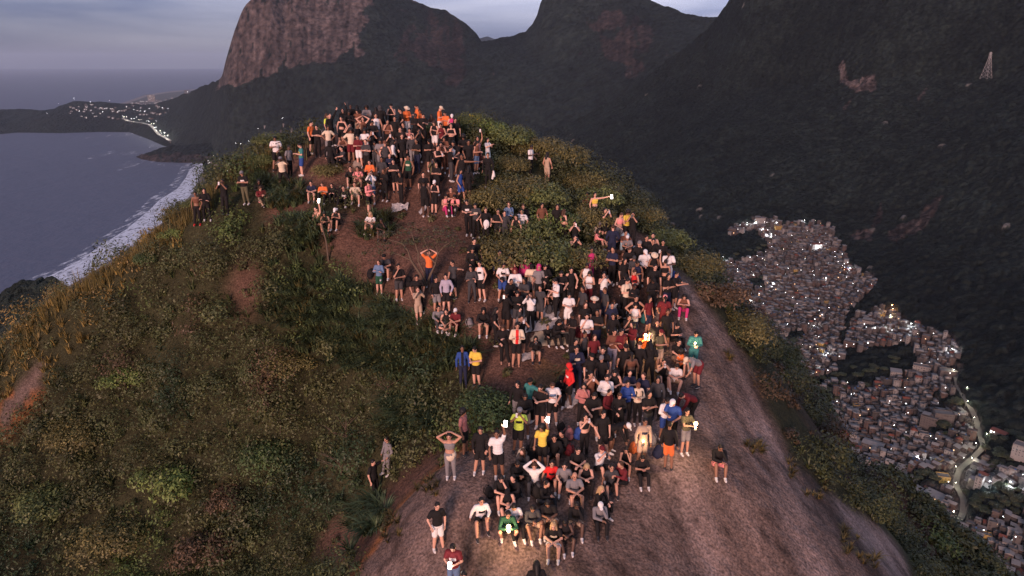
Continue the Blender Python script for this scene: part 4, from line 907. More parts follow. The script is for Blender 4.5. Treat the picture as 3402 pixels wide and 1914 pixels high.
POSES['D2'] = mk(pel=(.02, .01, .925), neck=(0, .015, 1.445), head=(.01, -.03, 1.615), kn=(v3(.13, -.04, .50), v3(-.07, -.02, .50)), an=(v3(.19, -.06, .085), v3(-.08, .03, .085)), el=(v3(.26, .04, 1.13), v3(-.27, .02, 1.14)), wr=(v3(.22, -.10, .92), v3(-.20, -.13, .96)), look=14)
POSES['P2'] = mk(kn=(v3(.12, -.05, .5), v3(-.09, .0, .5)), an=(v3(.17, -.08, .085), v3(-.12, .04, .085)), el=(v3(.24, -.04, 1.16), v3(-.25, .02, 1.13)), wr=(v3(.04, -.28, 1.24), v3(-.10, -.22, 1.02)), head=(.01, -.055, 1.6), look=36)
POSES['s2'] = sit(kn=(v3(.22, -.38, .24), v3(-.10, -.36, .30)), an=(v3(.26, -.62, -.14), v3(-.10, -.46, -.07)), el=(v3(.25, .02, .36), v3(-.22, -.2, .42)), wr=(v3(.30, .08, .12), v3(-.12, -.40, .38)), look=6)
POSES['p2'] = sit(pel=(0, .02, .12), neck=(.03, -.10, .61), head=(.04, -.19, .76), kn=(v3(.20, -.38, .27), v3(-.22, -.36, .27)), an=(v3(.10, -.52, -.10), v3(-.16, -.48, -.08)), el=(v3(.22, -.18, .36), v3(-.2, -.16, .38)), wr=(v3(.06, -.36, .42), v3(-.02, -.38, .40)), look=42)
POSES['C2'] = mk(pel=(-.02, .01, .925), kn=(v3(.10, -.02, .5), v3(-.15, -.05, .5)), an=(v3(.09, .03, .085), v3(-.2, -.07, .085)), el=S2(.25, -.05, 1.13), wr=(v3(-.08, -.20, 1.12), v3(.10, -.21, 1.18)), head=(-.01, -.03, 1.615), look=4)
SITS = set('sphukrxq')
def torso(P, e=0.0, lo=0.0, hi=1.0, sh=True):
    up = P['neck']-P['pel']; M = frame(up, (0, -1, 0)); L_ = np.linalg.norm(up); out = []
    for t, r in ((.04, (.150, .112, .11)), (.2, (.142, .108, .12)), (.38, (.132, .100, .13)), (.56, (.145, .106, .12)), (.72, (.160, .112, .12)), (.86, (.135, .095, .10))):
        if lo <= t <= hi: out.append(uvs(P['pel']+up*t, (r[0]+e, r[1]+e, r[2]*L_/.55+e*.5), M))
    s = P['neck']-up/L_*.055; X = M[:, 0]
    if sh: out.append(cap_(s+X*.155, s-X*.155, .058+e, .058+e))
    return out, s+X*.165, s-X*.165
def hips(P): 
    up = P['neck']-P['pel']; M = frame(up, (0, -1, 0)); return P['pel']+M[:, 0]*.085-M[:, 2]*.03, P['pel']-M[:, 0]*.085-M[:, 2]*.03
def hand(w_, el, side):
    d = w_-el; d /= np.linalg.norm(d); n = np.cross(d, v3(0, 0, 1) if abs(d[2]) < .8 else v3(1, 0, 0)); n /= np.linalg.norm(n); c = np.cross(n, d); out = [uvs(w_+d*.045, (.048, .036, .02), np.stack([d, n, c], 1), 10, 6)]
    for k in range(4):
        b_ = w_+d*.08+n*(.03-.02*k); l = (.058, .068, .064, .05)[k]; m_ = b_+d*l*.55-c*.012; out += [cap_(b_, m_, .0105, .010), cap_(m_, m_+d*l*.35-c*.028, .010, .009)]
    b_ = w_+d*.02+n*.034*(1 if side else 1); out.append(cap_(b_, b_+d*.04+n*.03-c*.015, .013, .010)); return out
def head_(P):
    a = R(P['look']); M = np.array([[1, 0, 0], [0, math.cos(a), -math.sin(a)], [0, math.sin(a), math.cos(a)]]); h = P['head']
    q = lambda x, y, z: h+M@v3(x, y, z)
    return [uvs(h, (.074, .092, .112), M, 16, 12), uvs(q(0, -.028, -.055), (.056, .058, .062), M), uvs(q(0, -.094, -.012), (.013, .018, .024), M, 8, 6), uvs(q(.076, .005, -.01), (.012, .02, .032), M, 8, 6), uvs(q(-.076, .005, -.01), (.012, .02, .032), M, 8, 6), cap_(P['neck']-v3(0, 0, .03), q(0, .018, -.07), .054, .050)]
def body_parts(P):
    t, sl, sr = torso(P); out = t+head_(P); hl, hr = hips(P)
    for i, (s, h_) in enumerate(((sl, hl), (sr, hr))):
        out += [cap_(s, P['el'][i], .050, .039), cap_(P['el'][i], P['wr'][i], .040, .027)]+hand(P['wr'][i], P['el'][i], i)
        out += [cap_(h_, P['kn'][i], .086, .056), cap_(P['kn'][i], P['kn'][i]*.6+P['an'][i]*.4, .057, .056), cap_(P['kn'][i]*.6+P['an'][i]*.4, P['an'][i], .056, .036), cap_(P['an'][i]-v3(0, -.03, .03), P['an'][i]+v3(0, -.14, -.05), .036, .026)]
    return out
def cloth_parts(P, kind):
    hl, hr = hips(P); out = []
    if kind in 'TLVBJ':
        t, sl, sr = torso(P, .017, .5 if kind == 'B' else 0, .8 if kind == 'B' else 1, kind not in 'VB'); out += t
        if kind == 'V': out += [cap_(sl*.72+sr*.28-v3(0, 0, .0), P['pel']*.25+(sl*.75+sr*.25)*.75, .066, .09), cap_(sr*.72+sl*.28, P['pel']*.25+(sr*.75+sl*.25)*.75, .066, .09)]
        for s, e_, w_ in ((sl, P['el'][0], P['wr'][0]), (sr, P['el'][1], P['wr'][1])):
            if kind == 'T': out.append(cap_(s, s+(e_-s)*.62, .068, .066))
            if kind in 'LJ': out += [cap_(s, e_, .068, .056), cap_(e_, e_+(w_-e_)*.93, .056, .040)]
    if kind in 'SP':
        out.append(uvs(P['pel']+v3(0, 0, .01), (.168, .128, .125)))
        for i, h_ in enumerate((hl, hr)):
            k = P['kn'][i]; a = P['an'][i]
            if kind == 'S': out.append(cap_(h_, h_+(k-h_)*.78, .102, .088))
            else: out += [cap_(h_, k, .100, .070), cap_(k, k+(a-k)*.92, .070, .052)]
    return out
def shoe_parts(a): return [cap_(a+v3(0, .035, -.035), a+v3(0, -.02, -.02), .044, .050), cap_(a+v3(0, -.02, -.035), a+v3(0, -.135, -.048), .046, .034), uvs(a+v3(0, -.055, -.072), (.045, .125, .016))]
HAIRS = {
 's': [uvs(v3(0, .018, .028), (.084, .096, .102), None, 16, 12)], 'A': [uvs(v3(0, .03, .04), (.125, .125, .125), None, 16, 12), uvs(v3(.07, .03, -.03), (.06, .07, .07)), uvs(v3(-.07, .03, -.03), (.06, .07, .07))],
 'L': [uvs(v3(0, .02, .028), (.088, .1, .104), None, 16, 12), cap_(v3(0, .06, 0), v3(0, .10, -.24), .085, .065), cap_(v3(.065, .02, 0), v3(.085, .0, -.17), .035, .03), cap_(v3(-.065, .02, 0), v3(-.085, .0, -.17), .035, .03)],
 'B': [uvs(v3(0, .018, .026), (.083, .097, .1), None, 16, 12), uvs(v3(0, .075, .115), (.042, .042, .04))], 'P': [uvs(v3(0, .018, .026), (.083, .097, .1), None, 16, 12), cap_(v3(0, .1, .05), v3(0, .15, -.2), .035, .03)],
 'C': [uvs(v3(0, .008, .04), (.09, .106, .088), None, 16, 12), uvs(v3(0, -.125, .045), (.062, .065, .011), None, 12, 6)], 'K': [uvs(v3(0, .008, .05), (.092, .106, .09), None, 16, 12), uvs(v3(0, .0, .035), (.17, .185, .018), None, 20, 6)],
 'E': [uvs(v3(0, .014, .038), (.090, .104, .096), None, 16, 12)], 'H': [uvs(v3(0, .035, .015), (.108, .118, .13), None, 16, 12), uvs(v3(0, .05, -.12), (.12, .10, .07))]}
TMP = []
def fuse(parts, vox, smooth=2):
    V, Fc = merge(parts); me = mesh_py('tmp', V, Fc); o = bpy.data.objects.new('tmp', me); COL.objects.link(o)
    md = o.modifiers.new('r', 'REMESH'); md.mode = 'VOXEL'; md.voxel_size = vox; md.use_smooth_shade = True
    if smooth: sm = o.modifiers.new('s', 'SMOOTH'); sm.iterations = smooth; sm.factor = .5
    TMP.append(o); return o
COLR = dict(k=(.014,.013,.014), d=(.050,.050,.055), g=(.20,.19,.20), w=(.72,.70,.70), c=(.66,.55,.42), n=(.018,.022,.050), b=(.03,.07,.26), u=(.12,.19,.32), r=(.62,.03,.03), m=(.13,.018,.024), o=(.70,.17,.05), p=(.80,.30,.30), h=(.48,.04,.16), y=(.68,.50,.08), l=(.60,.75,.10), G=(.02,.075,.045), t=(.05,.21,.20), e=(.11,.10,.06), v=(.38,.35,.44), x=(.16,.07,.045), s=(.42,.31,.23), q=(.42,.58,.65), z=(.42,.17,.16))
CN = dict(k='black', d='charcoal', g='grey', w='white', c='cream', n='navy', b='blue', u='denim', r='red', m='maroon', o='orange', p='pink', h='magenta', y='yellow', l='lime', G='green', t='teal', e='olive', v='lilac', x='brown', s='beige', q='light_blue', z='rose')
MATC = {}
def cloth(c):
    if ('c', c) not in MATC: MATC['c', c] = mat('cloth_'+CN[c], COLR[c], .85, .16, 9, .012, spec=.2)
    return MATC['c', c]
def skin(i):
    if ('k', i) not in MATC: MATC['k', i] = mat('skin', ((.62,.35,.26), (.46,.245,.17), (.24,.12,.075), (.10,.055,.040))[i], .5, .06, 12, spec=.35)
    return MATC['k', i]
M_eye = mat('eye', (.02, .015, .012), .4, 0); M_lip = mat('lips', (.32, .10, .09), .5, 0); M_black_hair = mat('hair_black', (.012, .010, .010), .55, .3, 40, .01); M_brown_hair = mat('hair_brown', (.06, .030, .018), .55, .3, 40, .01); M_fair_hair = mat('hair_fair', (.42, .28, .15), .55, .25, 40, .01)
M_sole = mat('shoe_white', (.62, .60, .60), .6, .1); M_shoe_dark = mat('shoe_dark', (.03, .03, .035), .6, .1)
# parse
recs = []; ox = oy = 0; sc = 1
for ln in PEOPLE.strip().splitlines():
    if ln[0] == '@': ox, oy, sc = map(float, ln[1:].split()); continue
    a, d_ = ln.split('|'); f = a.split(); w_ = d_.split(); scl = 1.0; fl = False
    for tk in f[7:]+w_:
        if tk[0] == '*': scl = float(tk[1:])
        if tk == 'f': fl = True
    d_ = ' '.join(t for t in w_ if t[0] != '*' and t != 'f')
    recs.append(dict(px=ox+float(f[0])*sc, py=oy+float(f[1])*sc, pose=f[2], rot=float(f[3]), top=f[4], bot=f[5], hair=f[6], pack='bk' in f[7:], scl=scl, fl=fl, desc=d_))
for i, r_ in enumerate(recs):
    g = random.Random(i*31+5); r_['scl'] *= g.uniform(.96, 1.04)*(.955 if r_['hair'][0] in 'LWBYP' else 1.0); r_['rot'] += g.uniform(-9, 9)
    dk = g.random(); t_ = 0 if dk < .36 else 1 if dk < .78 else 2 if dk < .94 else 3
    if r_['hair'] == 'A': t_ = max(t_, 2)
    if r_['hair'] in 'YWS': t_ = 0
    if any(s_ in r_['desc'] for s_ in ('pale', 'glasses')): t_ = 0
    if 'hot pink' in r_['desc'] or 'raised high with a lit' in r_['desc'] or 'shoulder' in r_['desc'] and 'navy vest' in r_['desc']: t_ = 2
    if 'standing alone in the bushes' in r_['desc'] or 'visor' in r_['desc'] or 'striped vest' in r_['desc']: t_ = 3
    r_['tilt'] = (g.uniform(-3, 3), g.uniform(-3, 3)); r_['wide'] = g.uniform(.94, 1.12)
    if r_['pose'] in 'DPspC' and g.random() < .5 and not r_['fl']: r_['pose'] += '2'
    r_['flip'] = -1 if (r_['pose'] in ('D2', 'P2', 's2', 'p2', 'C2', 'C', 'F', 'h', 'W') and g.random() < .5 and not r_['pack']) else 1
    r_['skin'] = t_; r_['white_shoes'] = g.random() < .6 or 'white shoes' in r_['desc']
need = {}
for r_ in recs:
    P = POSES[r_['pose']]; k = r_['pose']
    for key, fn in ((('body', k), lambda: (body_parts(P), .0095)), (('top', k, r_['top'][-1]), lambda: (cloth_parts(P, r_['top'][-1]), .0135)), (('bot', k, r_['bot'][-1]), lambda: (cloth_parts(P, r_['bot'][-1]), .0135)), (('shoe', k, 0), lambda: (shoe_parts(P['an'][0]), .011)), (('shoe', k, 1), lambda: (shoe_parts(P['an'][1]), .011))):
        if key[-1] == 'N' or key in need: continue
        parts, vox = fn(); need[key] = fuse(parts, vox)
for k, parts in HAIRS.items(): need[('hair', k)] = fuse(parts, .0095, 1)
dg = bpy.context.evaluated_depsgraph_get(); dg.update()
MESH = {}
for key, o in need.items():
    me = bpy.data.meshes.new_from_object(o.evaluated_get(dg)); me.materials.clear(); me.materials.append(None); n = len(me.polygons)
    co = np.empty(len(me.vertices)*3, np.float32); me.vertices.foreach_get('co', co); co = co.reshape(-1, 3)
    ls = np.empty(n, np.int32); me.polygons.foreach_get('loop_start', ls); vi = np.empty(len(me.loops), np.int32); me.loops.foreach_get('vertex_index', vi); pc = co[vi[ls]]
    mi = np.zeros(n, np.int32)
    if key[0] == 'body':
        P = POSES[key[1]]; a = -R(P['look']); q = pc-P['head']; y = q[:, 1]*math.cos(a)-q[:, 2]*math.sin(a); z = q[:, 1]*math.sin(a)+q[:, 2]*math.cos(a); x = np.abs(q[:, 0])
        mi[(y < -.05) & (((x-.032)**2+(z-.012)**2 < .013**2) | ((x > .014) & (x < .052) & (np.abs(z-.036) < .006)))] = 1; mi[(y < -.05) & (x < .026) & (np.abs(z+.052) < .009)] = 2
        me.materials.append(M_eye); me.materials.append(M_lip)
    elif key[0] == 'top':
        P = POSES[key[1]]; M = frame(P['neck']-P['pel'], (0, -1, 0)); q = (pc-P['pel'])@M; L_ = np.linalg.norm(P['neck']-P['pel'])
        front = q[:, 1] < -.03
        if key[2] == 'J': mi[front & (np.abs(q[:, 0]) < .055)] = 1
        else: mi[front & (np.abs(q[:, 0]) < .095) & (q[:, 2] > L_*.52) & (q[:, 2] < L_*.70)] = 1       # panel used for chest prints
        me.materials.append(None)
    elif key[0] == 'shoe':
        P = POSES[key[1]]; mi[pc[:, 2] < P['an'][key[2]][2]-.062] = 1; me.materials.append(M_sole)
    me.polygons.foreach_set('material_index', mi); me.polygons.foreach_set('use_smooth', np.ones(n, bool)); me.name = key[0]; MESH[key] = me
for o in TMP: d_ = o.data; bpy.data.objects.remove(o); bpy.data.meshes.remove(d_)
def cast_off(px, py, off):
    D = np.arange(14, 90, .1)[None]; a, b_, c = ray(px, py); X = a[:, None]*D; Y = b_[:, None]*D; Z = c[:, None]*D
    G_ = lambda X, Y: ground(X-off[:, :1], Y-off[:, 1:2])+off[:, 2:3]
    below = Z < G_(X, Y); i = below.argmax(1); hi = D[0][i][:, None]; lo = hi-.1
    for _ in range(9):
        mid = (lo+hi)/2; u = c[:, None]*mid < G_(a[:, None]*mid, b_[:, None]*mid); hi = np.where(u, mid, hi); lo = np.where(u, lo, mid)
    h_ = hi[:, 0]; x = a*h_-off[:, 0]; y = b_*h_-off[:, 1]; return np.stack([x, y, ground(x, y)], 1), below.any(1)
off = []
for r_ in recs:
    h_ = POSES[r_['pose']]['head']*r_['scl']; a = R(r_['rot']); off.append((h_[0]*math.cos(a)-h_[1]*math.sin(a), h_[0]*math.sin(a)+h_[1]*math.cos(a), h_[2]))
PX = np.array([r_['px'] for r_ in recs]); PY = np.array([r_['py'] for r_ in recs]); PP, okp = cast_off(PX, PY, np.array(off))
str(str([(recs[i]['desc'][:40]) for i in np.where(~okp)[0]]))
# nobody stands inside a neighbour: push overlapping pairs apart
for _ in range(12):
    for i in range(len(recs)):
        dx = PP[:, 0]-PP[i, 0]; dy = PP[:, 1]-PP[i, 1]; d = np.hypot(dx, dy); d[i] = 9
        for j in np.where(d < .36)[0]:
            e = (.36-d[j])/2+.01; ux = dx[j]/(d[j]+1e-6); uy = dy[j]/(d[j]+1e-6); PP[j, :2] += (ux*e*.4, uy*e); PP[i, :2] -= (ux*e*.4, uy*e)
PP[:, 2] = ground(PP[:, 0], PP[:, 1])
TOPN = dict(T='t_shirt', L='sweater', V='vest', B='crop_top', J='jacket'); BOTN = dict(S='shorts', P='trousers'); HN = dict(C='cap', K='bucket_hat', E='beanie', H='hood')
def setm(o, i, m_): o.material_slots[i].link = 'OBJECT'; o.material_slots[i].material = m_
M_phone = mat('phone_body', (.03, .03, .035), .3, 0, spec=.5); M_phone_w = mat('phone_pale', (.6, .58, .6), .3, 0, spec=.5)
M_lit = mat('lit_phone_lamp', (.9, .9, .9), .4, 0, emit=(1.0, .93, .85), es=6.0); M_fire = mat('torch_glow', (1, .8, .5), .4, 0, emit=(1.0, .66, .28), es=30.0)
def box(sx, sy, sz, cx=0, cy=0, cz=0):
    V = [(cx+x*sx/2, cy+y*sy/2, cz+z*sz/2) for z in (-1, 1) for y in (-1, 1) for x in (-1, 1)]
    return V, [(0, 2, 3, 1), (4, 5, 7, 6), (0, 1, 5, 4), (2, 6, 7, 3), (0, 4, 6, 2), (1, 3, 7, 5)]
pv, pf = box(.078, .012, .155); PHONE = [mesh_py('phone', pv, pf, [m_]) for m_ in (M_phone, M_phone_w)]
pv, pf = uvs(v3(0, -.02, .05), (.028, .02, .028)); LAMP = [mesh_py('lamp', *box(.09, .012, .165, 0, -.013, -.03), [M_lit]), mesh_py('lamp', pv, pf, [M_fire], True)]
packparts = [uvs(v3(0, .17, -.22), (.15, .09, .22)), uvs(v3(0, .25, -.30), (.11, .05, .12)), cap_(v3(.10, .1, -.03), v3(.11, -.13, -.1), .02, .02), cap_(v3(-.10, .1, -.03), v3(-.11, -.13, -.1), .02, .02), cap_(v3(.11, -.13, -.1), v3(.12, -.05, -.35), .02, .02), cap_(v3(-.11, -.13, -.1), v3(-.12, -.05, -.35), .02, .02)]
pv, pf = merge(packparts); WORN = mesh_py('backpack', pv, pf, [cloth('k')], True)
PRINTS = {'print T-shirt': 0, 'dark chest print': 'u', 'white stripe': 'w', 'white lettering': 'w', 'small white lettering': 'g', 'chest bar': 'k', 'striped shirt, arms': 'r', 'black and white track': 'w', 'lime and black': 'k', 'red and black football': 'k', 'red and black jersey': 'k', 'pale back print': 'c', 'lanyard': 'w', 'chest bag': 'k', 'white backpack': 'w', 'round white badge': 'k', 'chest badge': 'd', 'black and white striped': 'k', 'navy yoke': 'n', 'patterned vest': 'w', 'patterned black top': 'c', 'red and white print': 'z', 'yellow back': 'y', 'teal jersey': 'y', 'lettering': 'c'}
seen = {}; n_phone = 0
def lab_fix(s_):
    w_ = s_.split(); return ' '.join(w_[:16]).rstrip(',')
for i, r_ in enumerate(recs):
    k = r_['pose']; P = POSES[k]; s_ = r_['scl']; lab = lab_fix('person, '+r_['desc'])
    if lab in seen: str(' DUP '+lab)
    seen[lab] = 1
    zoff = 0.0
    o = link('person', MESH['body', k], label=lab, cat='person', group='people gathered on the summit', loc=(PP[i, 0], PP[i, 1], PP[i, 2]+zoff-.012), rot=(R(r_['tilt'][0]), R(r_['tilt'][1]), R(r_['rot']))); o.scale = (s_*r_['wide']*r_['flip'], s_*r_['wide'], s_)
    setm(o, 0, skin(r_['skin']))
    top, bot = r_['top'], r_['bot']
    if top[-1] != 'N':
        c = link(TOPN[top[-1]], MESH['top', k, top[-1]], o); setm(c, 0, cloth(top[0])); inner = top[0]
        if top[-1] == 'J': inner = 'r' if 'red' in r_['desc'] else 'k' if 'black' in r_['desc'] else 'w' if top[0] == 'o' else 'u' if 'blue top' in r_['desc'] else 'k'
        else:
            for kk, vv in PRINTS.items():
                if kk in r_['desc'] and vv and not ('left of the print' in r_['desc']): inner = vv
        setm(c, 1, cloth(inner))
    c = link(BOTN[bot[-1]], MESH['bot', k, bot[-1]], o); setm(c, 0, cloth(bot[0]))
    sm = cloth('r') if 'red shoes' in r_['desc'] else M_sole if r_['white_shoes'] else M_shoe_dark
    if 'sandals' not in r_['desc'] and 'open cream' not in r_['desc']:
        for q in (0, 1): c = link('shoe', MESH['shoe', k, q], o); setm(c, 0, sm)
    hc = r_['hair']; hp = P['head']; hr_ = R(P['look'])
    def addh(nm, key, m_): c = link(nm, MESH['hair', key], o, loc=tuple(hp), rot=(hr_, 0, 0)); setm(c, 0, m_); return c
    if hc[0] in 'CKH' and len(hc) > 1:
        if hc[0] == 'C' and 'ponytail' in r_['desc']: addh('hair', 'P', M_black_hair)
        elif hc[0] != 'H': addh('hair', 's', M_black_hair).scale = (.97, .97, .97)
        addh(HN[hc[0]], hc[0], cloth(hc[1]))
    elif hc[0] == 'E': (addh('beanie', 'E', cloth(hc[1])) if len(hc) > 1 else None)
    else:
        m_ = {'S': M_brown_hair, 'W': M_brown_hair, 'Y': M_fair_hair}.get(hc, M_black_hair); addh('hair', {'S': 's', 'W': 'L', 'Y': 'L'}.get(hc, hc), m_)
    M4 = Matrix.Translation(o.location) @ Matrix.Rotation(R(r_['rot']), 4, 'Z') @ Matrix.Scale(s_, 4)
    if r_['pack']:
        b_ = link('backpack', WORN, loc=M4 @ Vector(P['neck']), rot=(0, 0, R(r_['rot'])), label=lab_fix('black backpack on the back of the person, '+r_['desc'].split(',')[0]), cat='backpack', group='backpacks worn on the summit'); b_.scale = (s_,)*3
    if k[0] in 'UuIVrO' and (k != 'O' or r_['fl']) or r_['fl']:
        one = k[0] in 'VrO'; w_ = P['wr'][0] if one else (P['wr'][0]+P['wr'][1])/2; d_ = (P['wr'][0]-P['el'][0]); d_ /= np.linalg.norm(d_)
        p_ = M4 @ Vector(w_+(d_*.12 if one else v3(0, -.07, .03)))
        sh = r_['desc'].split(',')[0]; sh = sh if len(sh.split()) > 2 else r_['desc']
        warm = any(t in r_['desc'] for t in ('blazing', 'bright phone light f', 'rust orange', 'lighting something', 'beige sweatshirt'))
        ph = link('torch' if warm else 'phone', PHONE[i % 2], loc=p_, rot=(R(-15), 0, R(r_['rot'])), label=lab_fix(('glowing torch' if warm else 'lit phone' if r_['fl'] else 'phone')+' held by the person, '+r_['desc']), cat='torch' if warm else 'phone', group='phones and torches held by the crowd'); n_phone += 1
        if r_['fl'] or 'lit phone' in r_['desc']:
            big = 'blazing' in r_['desc'] or 'bright phone light' in r_['desc']
            l_ = link('lamp', LAMP[1 if warm else 0], ph); l_.scale = (2.3,)*3 if big and warm else (1.6,)*3 if big else (1.2,)*3; l_.location = (0, 0, .03)
            ld = bpy.data.lights.new('torch_light', 'POINT'); ld.energy = 70 if big else 8; ld.color = (1, .62, .30) if warm else (1, .88, .78); ld.shadow_soft_size = .05
            lo_ = bpy.data.objects.new('torch_light', ld); COL.objects.link(lo_); lo_.parent = ph; lo_.location = (0, -.14, .02)
print('people', len(recs), 'phones', n_phone)

# ------------------------------------------------------------------ past the three hundred: the remaining figures half hidden in the press, as one mass
low = {}
for k in ('D', 'P2', 'C', 's', 'p2'):
    P = POSES[k]; low[k] = [fuse(body_parts(P), .022, 1), fuse(cloth_parts(P, 'T' if k in 'DC' else 'L'), .026, 1), fuse(cloth_parts(P, 'S' if k in 'Ds' else 'P'), .026, 1), fuse(shoe_parts(P['an'][0])+shoe_parts(P['an'][1]), .02, 1)]
low['hair'] = [fuse(HAIRS['s'], .02, 1), fuse(HAIRS['L'], .02, 1)]
dg = bpy.context.evaluated_depsgraph_get(); dg.update()
def arr(o):
    me = bpy.data.meshes.new_from_object(o.evaluated_get(dg)); co = np.empty(len(me.vertices)*3); me.vertices.foreach_get('co', co); f = np.array([tuple(p.vertices) if len(p.vertices) == 4 else tuple(p.vertices)+(p.vertices[2],) for p in me.polygons]); bpy.data.meshes.remove(me); return co.reshape(-1, 3), f
LA = {k: [arr(o) for o in v] for k, v in low.items()}
for os_ in low.values():
    for o in os_: d_ = o.data; bpy.data.objects.remove(o); bpy.data.meshes.remove(d_)
zones = [([(1880,880),(2020,800),(2230,880),(2260,960),(2230,1150),(2160,1370),(1950,1330),(1830,1250),(1780,1180),(1930,1000)], 18, ('D', 'P2', 'C', 'D')), ([(1130,400),(1500,400),(1540,520),(1450,590),(1150,560)], 10, ('D', 'P2', 'C')), ([(1630,1440),(2060,1400),(2080,1540),(1900,1620),(1640,1620)], 5, ('s', 'p2')), ([(1560,900),(1900,880),(1900,960),(1600,960)], 3, ('D', 'C', 'P2'))]
cm = [skin(0), skin(1), skin(2), cloth('k'), cloth('d'), cloth('m'), cloth('w'), cloth('n'), M_black_hair, M_brown_hair, M_shoe_dark, M_sole]; gq = random.Random(44); VV = []; FF = []; MM = []; nb = 0; taken = PP[:, :2].tolist()
for poly, want, ks in zones:
    p = np.array(poly); n_ = 0
    for t in range(900):
        if n_ >= want: break
        x, y = gq.uniform(p[:, 0].min(), p[:, 0].max()), gq.uniform(p[:, 1].min(), p[:, 1].max())
        if not bool(inpoly(x, y, poly)): continue
        k = gq.choice(ks); Q, o_ = cast([x], [y], POSES[k]['head'][2]); Q = Q[0]
        if not o_[0] or min(math.hypot(Q[0]-a, Q[1]-b) for a, b in taken) < .40: continue
        taken.append((Q[0], Q[1])); n_ += 1; a = R(gq.gauss(0, 40)); s_ = gq.uniform(.92, 1.03); Mr = np.array([[math.cos(a), -math.sin(a), 0], [math.sin(a), math.cos(a), 0], [0, 0, 1]])
        sk_ = gq.choice((0, 1, 1, 2)); parts = [(LA[k][0], sk_), (LA[k][1], gq.choice((3, 3, 3, 4, 5, 7))), (LA[k][2], gq.choice((3, 3, 4, 7))), (LA[k][3], gq.choice((10, 11)))]
        hv, hf = LA['hair'][gq.random() < .4]; parts.append(((hv+POSES[k]['head'], hf), gq.choice((8, 8, 9))))
        for (v, f), mi in parts: VV.append((v*s_)@Mr.T+np.array([Q[0], Q[1], Q[2]-.01])); FF.append(f+nb); MM.append(np.full(len(f), mi)); nb += len(v)
V = np.concatenate(VV); Fq = np.concatenate(FF); MM = np.concatenate(MM); tri = Fq[:, 2] == Fq[:, 3]; Fq = Fq[~tri]; MM = MM[~tri]
link('crowd', mesh_np('crowd', V, Fq, smooth=True, mats=cm, midx=MM), kind='stuff'); str(' extra %d faces %d' % (len(taken)-len(PP), len(Fq)))
# ------------------------------------------------------------------ belongings on the ground
M_bagk = cloth('k')
BAGS = [(1456,606,'k','black backpack on the path right of the white cap'),(1231,925,'k','black backpack behind the blue jacket and green shorts'),(1357,952,'k','black bag on the ground left of the sage green sweater'),(1613,1108,'k','black backpack beside the seated black hood'),(1563,1086,'g','pale round bag at the feet of the seated black hood'),(1782,1066,'k','upright black backpack on the large pale blanket'),(1824,1042,'d','dark backpack on the far corner of the large pale blanket'),(1923,1121,'m','wine-coloured backpack between the black T-shirt and the grey vest'),(1866,1436,'k','black bag above the mauve backpack'),(1887,1460,'z','mauve backpack right of the seated black jacket'),(1918,1458,'b','blue bag next to the mauve backpack'),(1889,1513,'m','maroon backpack behind the folded arms'),(2102,1504,'o','orange-brown backpack beside the beige shorts'),(2180,1520,'n','large dark backpack in front of the black jacket and orange shorts'),(2168,1478,'g','grey backpack leaning above the large dark one'),(1795,1655,'k','black backpack among the seated group, left of the light grey T-shirt'),(1728,1525,'c','striped bag behind the seated quilted jacket'),(1632,1652,'k','black bag left of the seated black cap'),(864,672,'p','pale pink bag before the maroon jacket'),(1027,519,'k','black bag on the upper path near the teal jersey'),(2137,1071,'t','turquoise bag at the feet of the white vest and jeans'),(1800,1560,'d','grey bag behind the seated red and black shirt'),(2250,935,'b','blue blanket bundle at the rim of the rock')]
pv, pf = merge([uvs(v3(0, 0, .2), (.16, .11, .23)), uvs(v3(0, -.09, .13), (.12, .06, .11)), tube([(-.05, .06, .42), (0, .08, .47), (.05, .06, .42)], [.012]*3, 5), tube([(-.09, .1, .4), (-.12, .16, .25), (-.09, .11, .06)], [.022]*3, 6), tube([(.09, .1, .4), (.12, .16, .25), (.09, .11, .06)], [.022]*3, 6)])
BAGM = mesh_py('backpack', pv, pf, [None], True); Pb, ok = cast([b[0] for b in BAGS], [b[1] for b in BAGS])
for (x, y, c, lab), P in zip(BAGS, Pb):
    o = link('backpack', BAGM, label=lab, cat='backpack', group='bags lying on the ground', loc=P-np.array([0, 0, .03]), rot=(rnd.uniform(-.5, .1), rnd.uniform(-.3, .3), rnd.uniform(-1, 1))); setm(o, 0, cloth(c)); o.scale = (rnd.uniform(.9, 1.15),)*3
def blanket(x, y, w_, h_, rz, c, lab, crump=.03, nm='blanket'):
    P = cast([x], [y])[0][0]; n = 34; u, v = np.meshgrid(np.linspace(-.5, .5, n), np.linspace(-.5, .5, n), indexing='ij')
    U = u*w_*(1+.25*fbm(v*3+x, u*3, 3, 5)); Vv = v*h_*(1+.25*fbm(u*3+y, v*3, 3, 6)); X = P[0]+U*math.cos(rz)-Vv*math.sin(rz); Y = P[1]+U*math.sin(rz)+Vv*math.cos(rz)
    Z = ground(X, Y)+.03+crump*(1+fbm(U*5+x, Vv*5, 4, 9)*1.6); G_ = np.stack([X, Y, Z], -1).reshape(-1, 3)
    link(nm, mesh_np(nm, G_, grid_faces(n, n)[:, ::-1], smooth=True, mats=[c]), label=lab, cat='blanket')
M_bl = mat('blanket_pale', (.36, .34, .34), .9, .5, 14, .01); M_bl2 = mat('blanket_cream', (.36, .29, .21), .9, .45, 9, .01)
blanket(907, 659, 1.2, .8, .2, M_bl, 'pale mat beside the maroon jacket on the left slope'); blanket(1328, 697, .8, .5, 0, M_bl, 'crumpled white cloth behind the bare bush', .09); blanket(1409, 700, .5, .4, .4, M_bl, 'white cloth at the feet of the white cap and black vest', .07)
